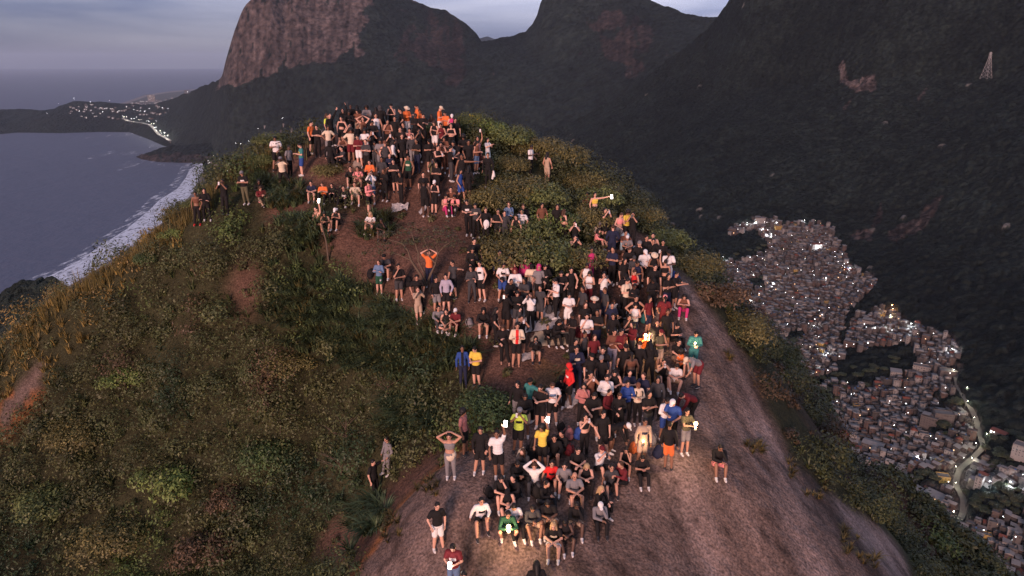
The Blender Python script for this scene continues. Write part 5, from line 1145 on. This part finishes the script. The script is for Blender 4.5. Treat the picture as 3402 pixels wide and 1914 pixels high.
blanket(1785, 1058, 1.9, 1.15, .1, M_bl, 'large pale patterned blanket spread in the middle of the path'); blanket(1845, 1130, 1.8, .7, -.1, M_bl2, 'cream blanket under the seated child'); blanket(1885, 1325, .7, .9, .3, M_bl, 'white sheet behind the print T-shirt', .08); blanket(1755, 1188, .5, .4, 0, M_bl, 'small white cloth beside the seated phone user', .04)
V, Fc = uvs(v3(0, 0, .06), (.27, .2, .2), None, 18, 12); V = np.array(V); V += .09*np.stack([fbm(V[:, 0]*4, V[:, 2]*4+V[:, 1]*3, 3, k) for k in (1, 2, 3)], 1)
link('boulder', mesh_py('boulder', V, Fc, [mat('boulder', (.24, .19, .16), .95, .4, 5, .03)], True), label='small pale boulder on the upper path under the white shorts', cat='rock', loc=cast([1188], [552])[0][0])
def held(nm, x, y, D, parts, c, lab, cat):
    V, Fc = merge(parts); a, b_, c_ = ray(x, y); link(nm, mesh_py(nm, V, Fc, [cloth(c)], True), label=lab, cat=cat, loc=(float(a*D), float(b_*D), float(c_*D)))
def near_person(key, dx=0):
    for i, r_ in enumerate(recs):
        if key in r_['desc']: return PP[i]
def hang(nm, key, off, parts, c, lab, cat):
    P = near_person(key); V, Fc = merge(parts); link(nm, mesh_py(nm, V, Fc, [cloth(c)], True), label=lab, cat=cat, loc=(P[0]+off[0], P[1]+off[1], P[2]+off[2]))
drape = [cap_(v3(0, 0, 0), v3(.03, 0, -.22), .05, .07), cap_(v3(0, 0, -.02), v3(-.04, -.02, -.34), .04, .06)]
hang('carrier_bag', 'grey tracksuit top', (.27, -.1, .86), [cap_(v3(0, 0, 0), v3(0, 0, -.12), .012, .03), uvs(v3(0, 0, -.28), (.15, .06, .17))], 'w', 'white carrier bag hanging from the hand of the grey tracksuit', 'bag')
hang('towel', 'black tunic', (.27, -.12, .84), drape, 'w', 'white towel hanging from the hand of the black tunic', 'towel')
hang('towel', 'towel hanging over one hand', (.0, -.3, 1.1), drape+[uvs(v3(0, 0, -.15), (.14, .05, .2))], 'w', 'white towel folded over the hand of the figure below the pink seated pair', 'towel')
hang('flag', 'wrapped in a light blue', (0, .02, .15), [uvs(v3(0, .04, .3), (.25, .14, .34)), cap_(v3(-.16, -.08, .3), v3(-.18, -.12, -.12), .07, .09)], 'q', 'light blue flag wrapped round a seated person on the right slope', 'flag')
hang('towel', 'magenta towel over the shoulders', (0, .07, .85), [uvs(v3(0, .05, .3), (.25, .1, .36)), cap_(v3(-.2, 0, .5), v3(-.22, -.03, -.2), .06, .08)], 'h', 'magenta towel worn as a cape over the shoulders', 'towel')
hang('skirt_cloth', 'grey sports top', (0, -.01, .85), [uvs(v3(0, 0, 0), (.2, .17, .22))], 'c', 'colourful cloth tied round the hips of the grey sports top', 'cloth')
hang('bag', 'royal blue shorts', (.02, -.2, 1.02), [uvs(v3(0, 0, 0), (.11, .06, .13))], 'k', 'black chest bag above the royal blue shorts', 'bag')
hang('backpack', 'white backpack worn', (0, -.2, 1.2), [uvs(v3(0, 0, 0), (.13, .07, .19))], 'w', 'patterned white backpack worn on the chest in the upper crowd', 'backpack')

# ------------------------------------------------------------------ buildings
from mathutils.bvhtree import BVHTree
def bvh(o): me = o.data; return BVHTree.FromPolygons([v.co for v in me.vertices], [p.vertices[:] for p in me.polygons])
T3 = bvh(forest_hill); T1 = bvh(massif)
def hit(T, px, py):
    a, b_, c = ray(px, py); d = Vector((float(a), float(b_), float(c))).normalized(); h_ = T.ray_cast(Vector((0, 0, 0)), d); return h_[0]
def zdown(T, x, y): h_ = T.ray_cast(Vector((x, y, 900)), Vector((0, 0, -1))); return h_[0].z if h_[0] else None
BM = [mat('brick_wall', (.066, .046, .040), .9, .3, .8), mat('render_wall', (.080, .071, .068), .9, .25, .5), mat('painted_wall', (.19, .18, .175), .9, .2, .5), mat('concrete_roof', (.112, .104, .101), .9, .35, .4), mat('sheet_roof', (.165, .155, .150), .55, .3, .4), mat('tiled_roof', (.12, .04, .028), .85, .3, .8),
      mat('window_dark', (.02, .02, .025), .3, 0, spec=.5), mat('window_lit', (.8, .8, .8), .5, 0, emit=(.95, .97, 1.0), es=3.0), mat('window_warm', (.8, .6, .4), .5, 0, emit=(1.0, .62, .32), es=2.0), mat('water_tank', (.035, .08, .19), .6, .1), mat('yellow_wall', (.30, .21, .07), .9, .15, .5), mat('blue_grey_wall', (.085, .085, .095), .9, .25, .5), mat('dark_wall', (.045, .040, .038), .95, .3, .5)]
WALLN = {0: 'brick', 1: 'grey rendered', 2: 'white painted', 10: 'yellow', 11: 'blue-grey', 12: 'dark unplastered'}
def q_box(x0, x1, y0, y1, z0, z1):
    V = [(x0, y0, z0), (x1, y0, z0), (x1, y1, z0), (x0, y1, z0), (x0, y0, z1), (x1, y0, z1), (x1, y1, z1), (x0, y1, z1)]
    return V, [(0, 3, 2, 1), (4, 5, 6, 7), (0, 1, 5, 4), (1, 2, 6, 5), (2, 3, 7, 6), (3, 0, 4, 7)]
def house(w_, d_, n, roof, g, wall, lit=.025):
    """returns walls (V,F,M) and roof (V,F,M) and window list in local space"""
    H = n*2.8; W = [q_box(-w_/2, w_/2, -d_/2, d_/2, -9, H)]; WM = [wall]*6; win = []
    for s_ in range(n):
        z = s_*2.8+1.0
        for side, L_ in ((0, w_), (1, d_), (2, w_), (3, d_)):
            k = max(1, int(L_/2.6)); 
            for i in range(k):
                if g.random() < .22: continue
                c = -L_/2+(i+.5)*L_/k; hw = .5 if g.random() < .8 else .85; e = .07; z1 = z+1.15; zz = z if g.random() < .85 else z-.95
                if side == 0: q = [(c-hw, -d_/2-e, zz), (c+hw, -d_/2-e, zz), (c+hw, -d_/2-e, z1), (c-hw, -d_/2-e, z1)]
                elif side == 1: q = [(w_/2+e, c-hw, zz), (w_/2+e, c+hw, zz), (w_/2+e, c+hw, z1), (w_/2+e, c-hw, z1)]
                elif side == 2: q = [(c+hw, d_/2+e, zz), (c-hw, d_/2+e, zz), (c-hw, d_/2+e, z1), (c+hw, d_/2+e, z1)]
                else: q = [(-w_/2-e, c+hw, zz), (-w_/2-e, c-hw, zz), (-w_/2-e, c-hw, z1), (-w_/2-e, c+hw, z1)]
                win.append((q, 7 if g.random() < lit*.7 else 8 if g.random() < lit*.35 else 6))
    Rf = []; RM = []; o_ = .35
    if roof == 'flat':
        Rf.append(q_box(-w_/2-o_, w_/2+o_, -d_/2-o_, d_/2+o_, H, H+.25)); RM += [3]*6
        for b_ in ((-w_/2, w_/2, -d_/2, -d_/2+.2), (-w_/2, w_/2, d_/2-.2, d_/2), (-w_/2, -w_/2+.2, -d_/2+.2, d_/2-.2), (w_/2-.2, w_/2, -d_/2+.2, d_/2-.2)): Rf.append(q_box(*b_, H+.25, H+1.0)); RM += [wall]*6
        if g.random() < .6:
            cx, cy = g.uniform(-w_/4, w_/4), g.uniform(-d_/4, d_/4); Rf.append(q_box(cx-.7, cx+.7, cy-.7, cy+.7, H+.25, H+1.7)); RM += [9 if g.random() < .45 else 3]*6
        if g.random() < .3: Rf.append(q_box(-w_/2+.4, .2, -d_/2+.4, d_/2-.4, H+2.4, H+2.55)); RM += [4]*6; Rf.append(q_box(-w_/2+.5, -w_/2+.8, -d_/2+.5, -d_/2+.8, H+.25, H+2.4)); RM += [3]*6
    elif roof == 'sheet':
        V, f = q_box(-w_/2-o_, w_/2+o_, -d_/2-o_, d_/2+o_, H, H+.15); V = [(x, y, z+(y+d_/2)/d_*1.1) for x, y, z in V]; Rf.append((V, f)); RM += [4]*6
    else:
        V = [(-w_/2-o_, -d_/2-o_, H-.1), (w_/2+o_, -d_/2-o_, H-.1), (w_/2+o_, d_/2+o_, H-.1), (-w_/2-o_, d_/2+o_, H-.1), (-w_/2-o_, 0, H+1.5), (w_/2+o_, 0, H+1.5)]
        Rf.append((V, [(0, 1, 5, 4), (2, 3, 4, 5), (1, 2, 5, 5), (3, 0, 4, 4), (0, 3, 2, 1)])); RM += [5 if roof == 'tile' else 4]*5
    return W, WM, Rf, RM, win
def as_mesh(nm, parts, mi, quads=()):
    V, Fc = merge(parts); mi = list(mi); used = sorted(set(mi)|set(k for _, k in quads))
    for q, k in quads: b_ = len(V); V += q; Fc.append((b_, b_+1, b_+2, b_+3)); mi.append(k)
    return mesh_py(nm, V, Fc, [BM[k] for k in used], midx=[used.index(k) for k in mi])
hg = random.Random(5); spots = []
for gx in np.arange(120, 1150, 7.3):
    for gy in np.arange(330, 1480, 7.7):
        x = gx+hg.uniform(-1.4, 1.4); y = gy+hg.uniform(-1.4, 1.4)
        if abs(math.atan2(x, y)) > R(45): continue
        z = zdown(T3, x, y)
        if z is None: continue
        px_, py_, _ = project(np.array([x, y, z]))
        if px_ < 3520 and py_ < 2050 and bool(town(px_, py_)): spots.append((x, y, z, float(px_), float(py_)))
STREET = [(3170,1230),(3182,1290),(3210,1335),(3240,1390),(3255,1450),(3268,1490),(3228,1528),(3188,1562),(3172,1612),(3202,1665),(3198,1715),(3155,1770),(3126,1812),(3140,1860),(3175,1900)]
SPW = [hit(T3, *p) for p in STREET]
def street_dist(x, y):
    b_ = 1e9
    for p, q in zip(SPW[:-1], SPW[1:]):
        dx, dy = q.x-p.x, q.y-p.y; t = max(0, min(1, ((x-p.x)*dx+(y-p.y)*dy)/(dx*dx+dy*dy))); b_ = min(b_, math.hypot(x-p.x-dx*t, y-p.y-dy*t))
    return b_
spots = [s_ for s_ in spots if street_dist(s_[0], s_[1]) > 7.6]
LAND = [(2524,745,20,14,5,'flat',2,'tall white floodlit block at the top left of the hillside town'),(2583,768,13,11,4,'flat',10,'yellow block beside the floodlit white one'),(2432,778,15,11,4,'flat',0,'isolated red brick block at the top left corner of the town'),(2712,828,19,13,4,'tile',2,'broad pale block with rows of windows in the upper town'),(2772,835,12,10,3,'flat',0,'brick house at the upper right rim of the town'),(2490,870,13,10,3,'flat',2,'white lit house on the left of the upper town'),(2893,1078,24,13,2,'flat',2,'wide white-topped building on the wooded spur'),(2822,1152,15,11,3,'flat',0,'brick building at the left foot of the wooded spur'),(3072,1145,9,9,5,'flat',0,'slim brick tower right of the wooded spur'),(3060,1235,20,10,3,'flat',2,'long pale apartment block on the right of the town'),(3145,1250,18,12,3,'flat',1,'stepped pale building near the right rim of the town'),(2975,1245,13,11,2,'sheet',2,'white-roofed house with a green lower floor'),(2900,1485,22,15,2,'gable',1,'large grey gabled hall in the lower town'),(3130,1400,20,11,4,'flat',1,'row of beige apartment blocks above the lit street'),(3085,1412,17,10,4,'flat',1,'second beige apartment block left of the row'),(3390,1510,14,12,4,'flat',2,'white block at the right edge of the picture'),(3130,1595,12,9,2,'flat',10,'pale green and yellow house beside the street crossing'),(3105,1660,20,13,2,'sheet',10,'warehouse with a beige front below the trees'),(3120,1725,19,11,4,'flat',0,'orange brick apartment house in the lower town'),(3320,1440,15,10,1,'tile',1,'low house with a bright red roof among the trees at the right')]
lw = []
for i, (x, y, w_, d_, n_, rf, wl, lab) in enumerate(LAND):
    P = hit(T3, x, y); 
    if P is None: continue
    lw.append(P); g = random.Random(i+40); W, WM, Rf, RM, win = house(w_, d_, n_, rf, g, wl, .16 if i == 0 else .05)
    o = link('apartment_block' if n_ > 2 else 'building', None, label=lab, cat='building', loc=P, rot=(0, 0, -math.atan2(P.x, P.y)+g.uniform(-.4, .4)))
    link('wall', as_mesh('wall', W, WM), o); link('roof', as_mesh('roof', Rf, RM), o)
    for q, k in win[:60]: link('window', as_mesh('window', [], [], [(q, k)]), o)
spots = [s_ for s_ in spots if all(math.hypot(s_[0]-p.x, s_[1]-p.y) > 12 for p in lw)]
spots.sort(key=lambda s_: (s_[3] > 3402 or s_[4] > 1914, math.hypot(s_[0], s_[1])))
print('houses', len(spots)); mass = [[], [], []]; nv = 0
for i, (x, y, z, px_, py_) in enumerate(spots):
    g = random.Random(i*7+1); n_ = g.choices((1, 2, 3, 4), (.34, .38, .2, .08))[0]; w_ = g.uniform(5.2, 9.2); d_ = g.uniform(4.6, 7.2); wl = g.choices((0, 1, 2, 11, 12, 10), (.33, .25, .13, .07, .21, .008))[0]; rf = g.choices(('flat', 'sheet', 'tile', 'gable'), (.50, .38, .04, .08))[0]
    yaw = float(.9*fbm(np.array(x/160), np.array(y/160), 2, 31))-math.atan2(x, y)+g.choice((0, math.pi/2))+g.uniform(-.12, .12)
    W, WM, Rf, RM, win = house(w_, d_, n_, rf, g, wl)
    if i < 278:
        sty = ('single-storey', 'two-storey', 'three-storey', 'four-storey')[n_-1]; rn = dict(flat='flat concrete roof', sheet='sloping sheet roof', tile='red tiled roof', gable='grey gabled roof')[rf]
        lab = f"{sty} {WALLN[wl]} house with {rn} in the crowded lower town"
        o = link('house', None, label=lab, cat='house', group='small houses of the hillside town', loc=(x, y, z), rot=(0, 0, yaw)); link('wall', as_mesh('wall', W, WM, win), o); link('roof', as_mesh('roof', Rf, RM), o)
    else:
        V, Fc = merge(W+Rf); V = np.array(V); mi = WM+RM
        qv = np.array([p for q, k in win for p in q]).reshape(-1, 3); c, s_ = math.cos(yaw), math.sin(yaw)
        Vall = np.concatenate([V, qv]) if len(qv) else V; X = Vall[:, 0]*c-Vall[:, 1]*s_+x; Y = Vall[:, 0]*s_+Vall[:, 1]*c+y; mass[0].append(np.stack([X, Y, Vall[:, 2]+z], 1))
        f4 = [q for q in Fc]; b_ = len(V); f4 += [(b_+4*j, b_+4*j+1, b_+4*j+2, b_+4*j+3) for j in range(len(win))]; mass[1].append(np.array(f4)+nv); mass[2] += mi+[k for _, k in win]; nv += len(Vall)
link('packed_houses', mesh_np('packed_houses', np.concatenate(mass[0]), np.concatenate(mass[1]), mats=BM, midx=mass[2]), kind='stuff')
# the lit street
def strip(P, wd, zoff, nm, mt, T):
    Q = []
    for a, b_ in zip(P[:-1], P[1:]):
        for t in np.linspace(0, 1, 12, endpoint=False): Q.append(a.lerp(b_, t))
    Q.append(P[-1]); Q = np.array([list(q) for q in Q]); 
    for _ in range(8): Q[1:-1] = (Q[1:-1]*2+Q[:-2]+Q[2:])/4
    T_ = np.gradient(Q[:, :2], axis=0); T_ /= np.linalg.norm(T_, axis=1)[:, None]; Nn = np.stack([-T_[:, 1], T_[:, 0]], 1); G_ = []
    for s_ in (-1, -.33, .33, 1): X = Q[:, 0]+Nn[:, 0]*wd*s_; Y = Q[:, 1]+Nn[:, 1]*wd*s_; G_.append(np.stack([X, Y, Q[:, 2]+zoff], 1))
    G_ = np.stack(G_, 1); return link(nm, mesh_np(nm, G_.reshape(-1, 3), grid_faces(len(Q), 4), mats=[mt]), kind='structure'), Q, Nn
M_asph = mat('asphalt', (.085, .08, .072), .9, .3, .3)
_, SQ, SNm = strip(SPW, 2.9, 1.6, 'road', M_asph, T3)
pv, pf = merge([tube([(0, 0, 0), (0, 0, 6.6), (.3, 0, 7.4), (1.4, 0, 7.6)], [.12, .09, .07, .05], 6)]); POST = mesh_py('post', pv, pf, [mat('lamp_post', (.2, .2, .2), .6, .1)])
M_bulb = mat('bulb', (1, 1, 1), .4, 0, emit=(1.0, .98, .78), es=25.0); M_bulbw = mat('bulb_white', (1, 1, 1), .4, 0, emit=(.92, .97, 1.0), es=25.0); M_bulbo = mat('bulb_orange', (1, 1, 1), .4, 0, emit=(1.0, .42, .10), es=80.0)
BULB = {}
for nm, mt in (('y', M_bulb), ('w', M_bulbw), ('o', M_bulbo)): V, f = uvs(v3(1.5, 0, 7.5), (.42, .34, .2)); BULB[nm] = mesh_py('lamp', V, f, [mt], True)
def lamp(P, c, lab, grp, energy=0, sc_=1.0, col=(1, .95, .70)):
    o = link('street_lamp', None, label=lab, cat='street lamp', group=grp, loc=P, rot=(0, 0, rnd.uniform(0, 6.28))); link('post', POST, o); link('lamp', BULB[c], o); o.scale = (sc_,)*3
    if energy:
        ld = bpy.data.lights.new('street_light', 'POINT'); ld.energy = energy; ld.color = col; ld.shadow_soft_size = .4; l_ = bpy.data.objects.new('street_light', ld); COL.objects.link(l_); l_.parent = o; l_.location = (1.5, 0, 6.9)
for j in range(4, len(SQ), 12): s_ = 1 if (j//10) % 2 else -1; lamp((SQ[j, 0]+SNm[j, 0]*4.5*s_, SQ[j, 1]+SNm[j, 1]*4.5*s_, SQ[j, 2]+1.0), 'y', 'lit lamp standing along the glowing winding street of the lower town', 'lamps along the winding street', 5000)
for x, y, e, c in ((2478,752,14000,'w'),(2505,752,16000,'w'),(2530,772,16000,'w'),(2552,778,26000,'w'),(2560,800,26000,'w'),(2545,795,20000,'w'),(2572,752,9000,'w'),(2400,868,9000,'w'),(2492,868,9000,'w'),(2668,744,6000,'w'),(2728,765,12000,'w'),(2720,835,12000,'w'),(2822,905,8000,'w'),(2740,938,12000,'w'),(2565,955,8000,'w'),(2905,1105,16000,'w'),(2930,1108,16000,'w'),(3022,1092,9000,'w'),(2990,1088,7000,'y'),(2960,1065,7000,'y'),(3160,1180,9000,'w'),(2745,1190,10000,'w'),(3050,1540,9000,'w'),(2710,1250,6000,'w'),(3345,1625,9000,'w'),(3290,1625,6000,'w'),(3140,1790,12000,'w'),(3120,1800,12000,'w'),(2490,1012,5000,'w'),(2700,1100,4000,'w')):
    P = hit(T3, x, y)
    if P: lamp(P-Vector((0, 0, .2)), c, 'bright white light between the roofs of the hillside town' if c == 'w' else 'yellowish light between the trees of the wooded spur', 'bright lamps of the hillside town', e, 1.15, (.9, .96, 1.0) if c == 'w' else (1, .9, .5))
P = hit(T3, 2957, 1045); lamp(P, 'o', 'single orange lamp high on the wooded spur above the town', 'orange lamp', 9000, 1.9, (1, .45, .12))
for k in range(80):
    s_ = spots[hg.randrange(len(spots))]; s2 = .8
    o_c = 'w' if hg.random() < .8 else 'y'; lamp((s_[0]+4, s_[1]-4, s_[2]+1.5), o_c, 'small white point of light among the roofs of the hillside town' if o_c == 'w' else 'small yellowish point of light among the roofs of the hillside town', 'small lamps of the hillside town', 0, s2)
# trees of the town and around it
TREEM = [crown(21, 12, 150, .10, (.022,.034,.016), .75, .6), crown(22, 10, 150, .11, (.030,.038,.018), .8, .6)]; pv, pf = merge([tube([(0, 0, -.6), (.02, 0, 0), (0, .02, .4)], [.07, .06, .04], 6)]); TRK = mesh_py('trunk', pv, pf, [M_bark], True)
tn = 0
for poly in COPSE:
    p = np.array(poly); n_ = int((p[:, 0].max()-p[:, 0].min())*(p[:, 1].max()-p[:, 1].min())/900)+2
    for k in range(n_):
        x, y = hg.uniform(p[:, 0].min(), p[:, 0].max()), hg.uniform(p[:, 1].min(), p[:, 1].max())
        if not bool(inpoly(x, y, poly)): continue
        P = hit(T3, x, y)
        if P is None: continue
        s_ = hg.uniform(5, 8); o = link('tree', None, label='dark round-crowned tree in a grove between the houses of the town', cat='tree', group='trees in the groves of the town', loc=P-Vector((0, 0, 1)), rot=(0, 0, hg.random()*6)); o.scale = (s_, s_, s_*.9); link('crown', TREEM[tn % 2], o, loc=(0, 0, .1)); link('trunk', TRK, o); tn += 1
for k in range(75):
    s_ = spots[hg.randrange(len(spots))]; q = hg.uniform(3, 5.5); o = link('tree', None, label='small dark tree standing between the roofs of the hillside town', cat='tree', group='trees among the roofs of the town', loc=(s_[0]+4, s_[1]-3.5, s_[2]+.5), rot=(0, 0, hg.random()*6)); o.scale = (q, q, q*1.2); link('crown', TREEM[k % 2], o, loc=(0, 0, .3)); link('trunk', TRK, o)
# lattice mast on the right-hand mountain
P = hit(T3, 3275, 262); top = 40 if P is None else (92/F_PX)*P.length*.74; s_ = top; M_mast = mat('galvanised_steel', (.26, .265, .28), .5, .1, 2, metal=.3); parts = []
def leg_(t, k): w_ = .13*(1-t)**1.3+.018; return v3((-1, 1, 1, -1)[k]*w_*s_, (-1, -1, 1, 1)[k]*w_*s_, t*s_)
for k in range(4): parts.append(tube([leg_(t, k) for t in np.linspace(0, 1, 8)], [.30]*8, 4))
lv = np.linspace(0, 1, 8)
for a, b_ in zip(lv[:-1], lv[1:]):
    for k in range(4): parts += [tube([leg_(a, k), leg_(b_, (k+1) % 4)], [.17]*2, 4), tube([leg_(b_, k), leg_(a, (k+1) % 4)], [.17]*2, 4), tube([leg_(b_, k), leg_(b_, (k+1) % 4)], [.17]*2, 4)]
pv, pf = merge(parts); mo = link('power_pylon', None, label='pale steel lattice pylon high on the dark mountainside', cat='pylon', loc=P, rot=(0, 0, .4)); link('mast', mesh_py('mast', pv, pf, [M_mast]), mo)
for t in (.80, .88, .96): pv, pf = merge([tube([v3(-.09*s_, 0, t*s_), v3(0, 0, t*s_+.8), v3(.09*s_, 0, t*s_)], [.15, .3, .15], 4), tube([v3(-.09*s_, 0, t*s_), v3(-.09*s_, 0, t*s_-1.6)], [.2, .12], 4), tube([v3(.09*s_, 0, t*s_), v3(.09*s_, 0, t*s_-1.6)], [.2, .12], 4)]); link('crossarm', mesh_py('crossarm', pv, pf, [M_mast]), mo)

# ------------------------------------------------------------------ the coast: villas, towers, elevated road, lights
def far_house(P, w_, d_, h_, wl, lab, cat, grp, nm='villa', parts=False, lit=.0):
    g = random.Random(int(P[0]*7+P[1])); P = np.array(P); W = [q_box(-w_/2, w_/2, -d_/2, d_/2, -14, h_)]; Rf = [q_box(-w_/2-.5, w_/2+.5, -d_/2-.5, d_/2+.5, h_, h_+.8)]; win = []
    for s_ in range(max(1, int(h_/3.2))):
        for i in range(max(1, int(w_/5))):
            c = -w_/2+(i+.5)*w_/max(1, int(w_/5)); win.append(([(c-1.3, -d_/2-.2, s_*3.2+1), (c+1.3, -d_/2-.2, s_*3.2+1), (c+1.3, -d_/2-.2, s_*3.2+2.6), (c-1.3, -d_/2-.2, s_*3.2+2.6)], 7 if g.random() < lit else 6))
    o = link(nm, None, label=lab, cat=cat, group=grp, loc=tuple(P), rot=(0, 0, -math.atan2(P[0], P[1])+g.uniform(-.3, .3))); link('wall', as_mesh('wall', W, [wl]*6, win), o); link('roof', as_mesh('roof', Rf, [3 if g.random() < .7 else 5]*6), o)
fl = at_height(np.array([400, 700, 760, 480.]), np.array([352, 352, 292, 314.]), SEA+3); link('coastal_plain', mesh_np('coastal_plain', fl, np.array([[0, 1, 2, 3]]), mats=[mat('plain', (.07, .07, .06), .95, .4, .002)]), kind='structure')
ribbon('beach', [(372,352),(430,334),(480,316),(560,304),(640,297),(700,292)], [(385,355),(440,338),(490,320),(560,308),(640,301),(700,296)], SEA+4, M_sand, n=40, k=3)
for x, y, w_, h_, wl, lab in ((505,338,95,88,2,'wide grey tower on the far coast'),(621,316,62,78,0,'reddish tower on the far coast')):
    P = at_height(x, y, SEA+5); far_house(P, w_, 30, h_, wl, lab, 'tower block', 'towers on the far coast', 'tower_block', lit=.03)
g = random.Random(3)
for k in range(60):
    t = g.random(); x = 400+250*t; y = 346-34*t+g.uniform(2, 20); P = at_height(x, y, SEA+5); far_house(P, g.uniform(20, 50), 20, g.uniform(6, 16), g.choice((2, 2, 1)), 'pale low block on the flat far coast beyond the headland', 'building', 'low blocks on the far coast', 'block', lit=.12)
k = 0
while k < 62:
    x = g.uniform(225, 560); y = g.uniform(348, 398)
    if g.random() < .4: x = g.uniform(240, 470); y = g.uniform(352, 372)
    P = hit(T1, x, y); k += 1
    if P: far_house(P, g.uniform(13, 26), 12, g.uniform(5, 11), g.choice((2, 2, 2, 1, 0)), 'pale villa among the trees of the headland', 'house', 'villas on the headland', lit=.18)
k = 0
while k < 34:
    x = g.uniform(850, 1120); y = g.uniform(412, 505); k += 1; P = hit(T1, x, y)
    if P: far_house(P, g.uniform(7, 13), 8, g.uniform(3, 6), g.choice((2, 1, 1)), 'pale house in the wooded valley behind the summit', 'house', 'houses in the wooded valley', lit=.06)
for x, y in [(700,548),(720,556),(742,552),(765,560),(788,552),(800,560),(815,556),(735,538),(770,545),(752,575),(780,578),(700,530),(830,545)]:
    P = at_height(x, y, SEA+4); far_house(P, g.uniform(18, 34), 16, g.uniform(9, 30), 2, 'pale seafront building behind the beach', 'building', 'seafront buildings behind the beach', 'seafront_building', lit=.3)
RD = [(408,398),(432,408),(470,413),(500,420),(515,436),(528,452),(548,462),(566,474)]; P_ = [(hit(T1, x, y) or Vector(at_height(x, y, SEA+20)))+Vector((0, 0, 12)) for x, y in RD]; P_ = [p*(1-14/p.length) for p in P_]
o_, RQ, RN = strip(P_, 11, 0, 'elevated_road', mat('road_deck', (.32, .30, .27), .9, .2, .02), T1)
G_ = [];
for j in range(6, len(RQ), 9):
    for s_ in (-1, 1):
        P = (RQ[j, 0]+RN[j, 0]*9*s_, RQ[j, 1]+RN[j, 1]*9*s_, RQ[j, 2]); lamp(P, 'w' if j % 2 else 'y', 'lamp of the elevated coast road below the headland', 'lamps of the elevated coast road', 90000 if s_ > 0 else 0, 3.2, (1, .97, .85))
pm = mesh_py('concrete_pier', *q_box(-3, 3, -2, 2, -34, -.3), [BM[1]])
for j in range(4, len(RQ), 10): link('concrete_pier', pm, label='pier carrying the elevated coast road', cat='pier', group='piers of the elevated coast road', loc=RQ[j])
COAST_L = [(410,397),(455,402),(520,415),(160,388),(195,352),(268,381),(350,371),(420,366),(447,376),(470,380),(500,372),(245,338),(492,335),(625,318),(660,515),(672,522),(690,518),(708,528),(730,534),(750,545),(765,552),(655,536),(720,548),(560,372),(365,345),(300,350),(938,405),(860,440),(785,487),(800,490),(825,480),(345,383),(395,382),(480,382),(540,370)]
for x, y in COAST_L:
    P = hit(T1, x, y) or Vector(at_height(x, y, SEA+4)); lamp(P+Vector((0, 0, 3)), 'w', 'bright point of light on the far shore', 'points of light along the far shore', 0, 3.4 if x < 640 else 2.2)

# ------------------------------------------------------------------ haze over the bay and the valleys
hb = bmesh.new(); bmesh.ops.create_cube(hb, size=1)
for v in hb.verts: v.co = Vector((v.co.x*130000, v.co.y*130000, SEA-1 if v.co.z < 0 else 640))
me = bpy.data.meshes.new('haze'); hb.to_mesh(me); hb.free()
m = bpy.data.materials.new('haze'); m.use_nodes = True; N = m.node_tree.nodes; N.clear()
out = N.new('ShaderNodeOutputMaterial'); pv = N.new('ShaderNodeVolumePrincipled'); pv.inputs['Color'].default_value = (.66, .80, 1.0, 1)
pv.inputs['Density'].default_value = 1.9e-5; pv.inputs['Anisotropy'].default_value = .1; m.node_tree.links.new(pv.outputs[0], out.inputs['Volume']); me.materials.append(m)
link('haze', me, kind='stuff')
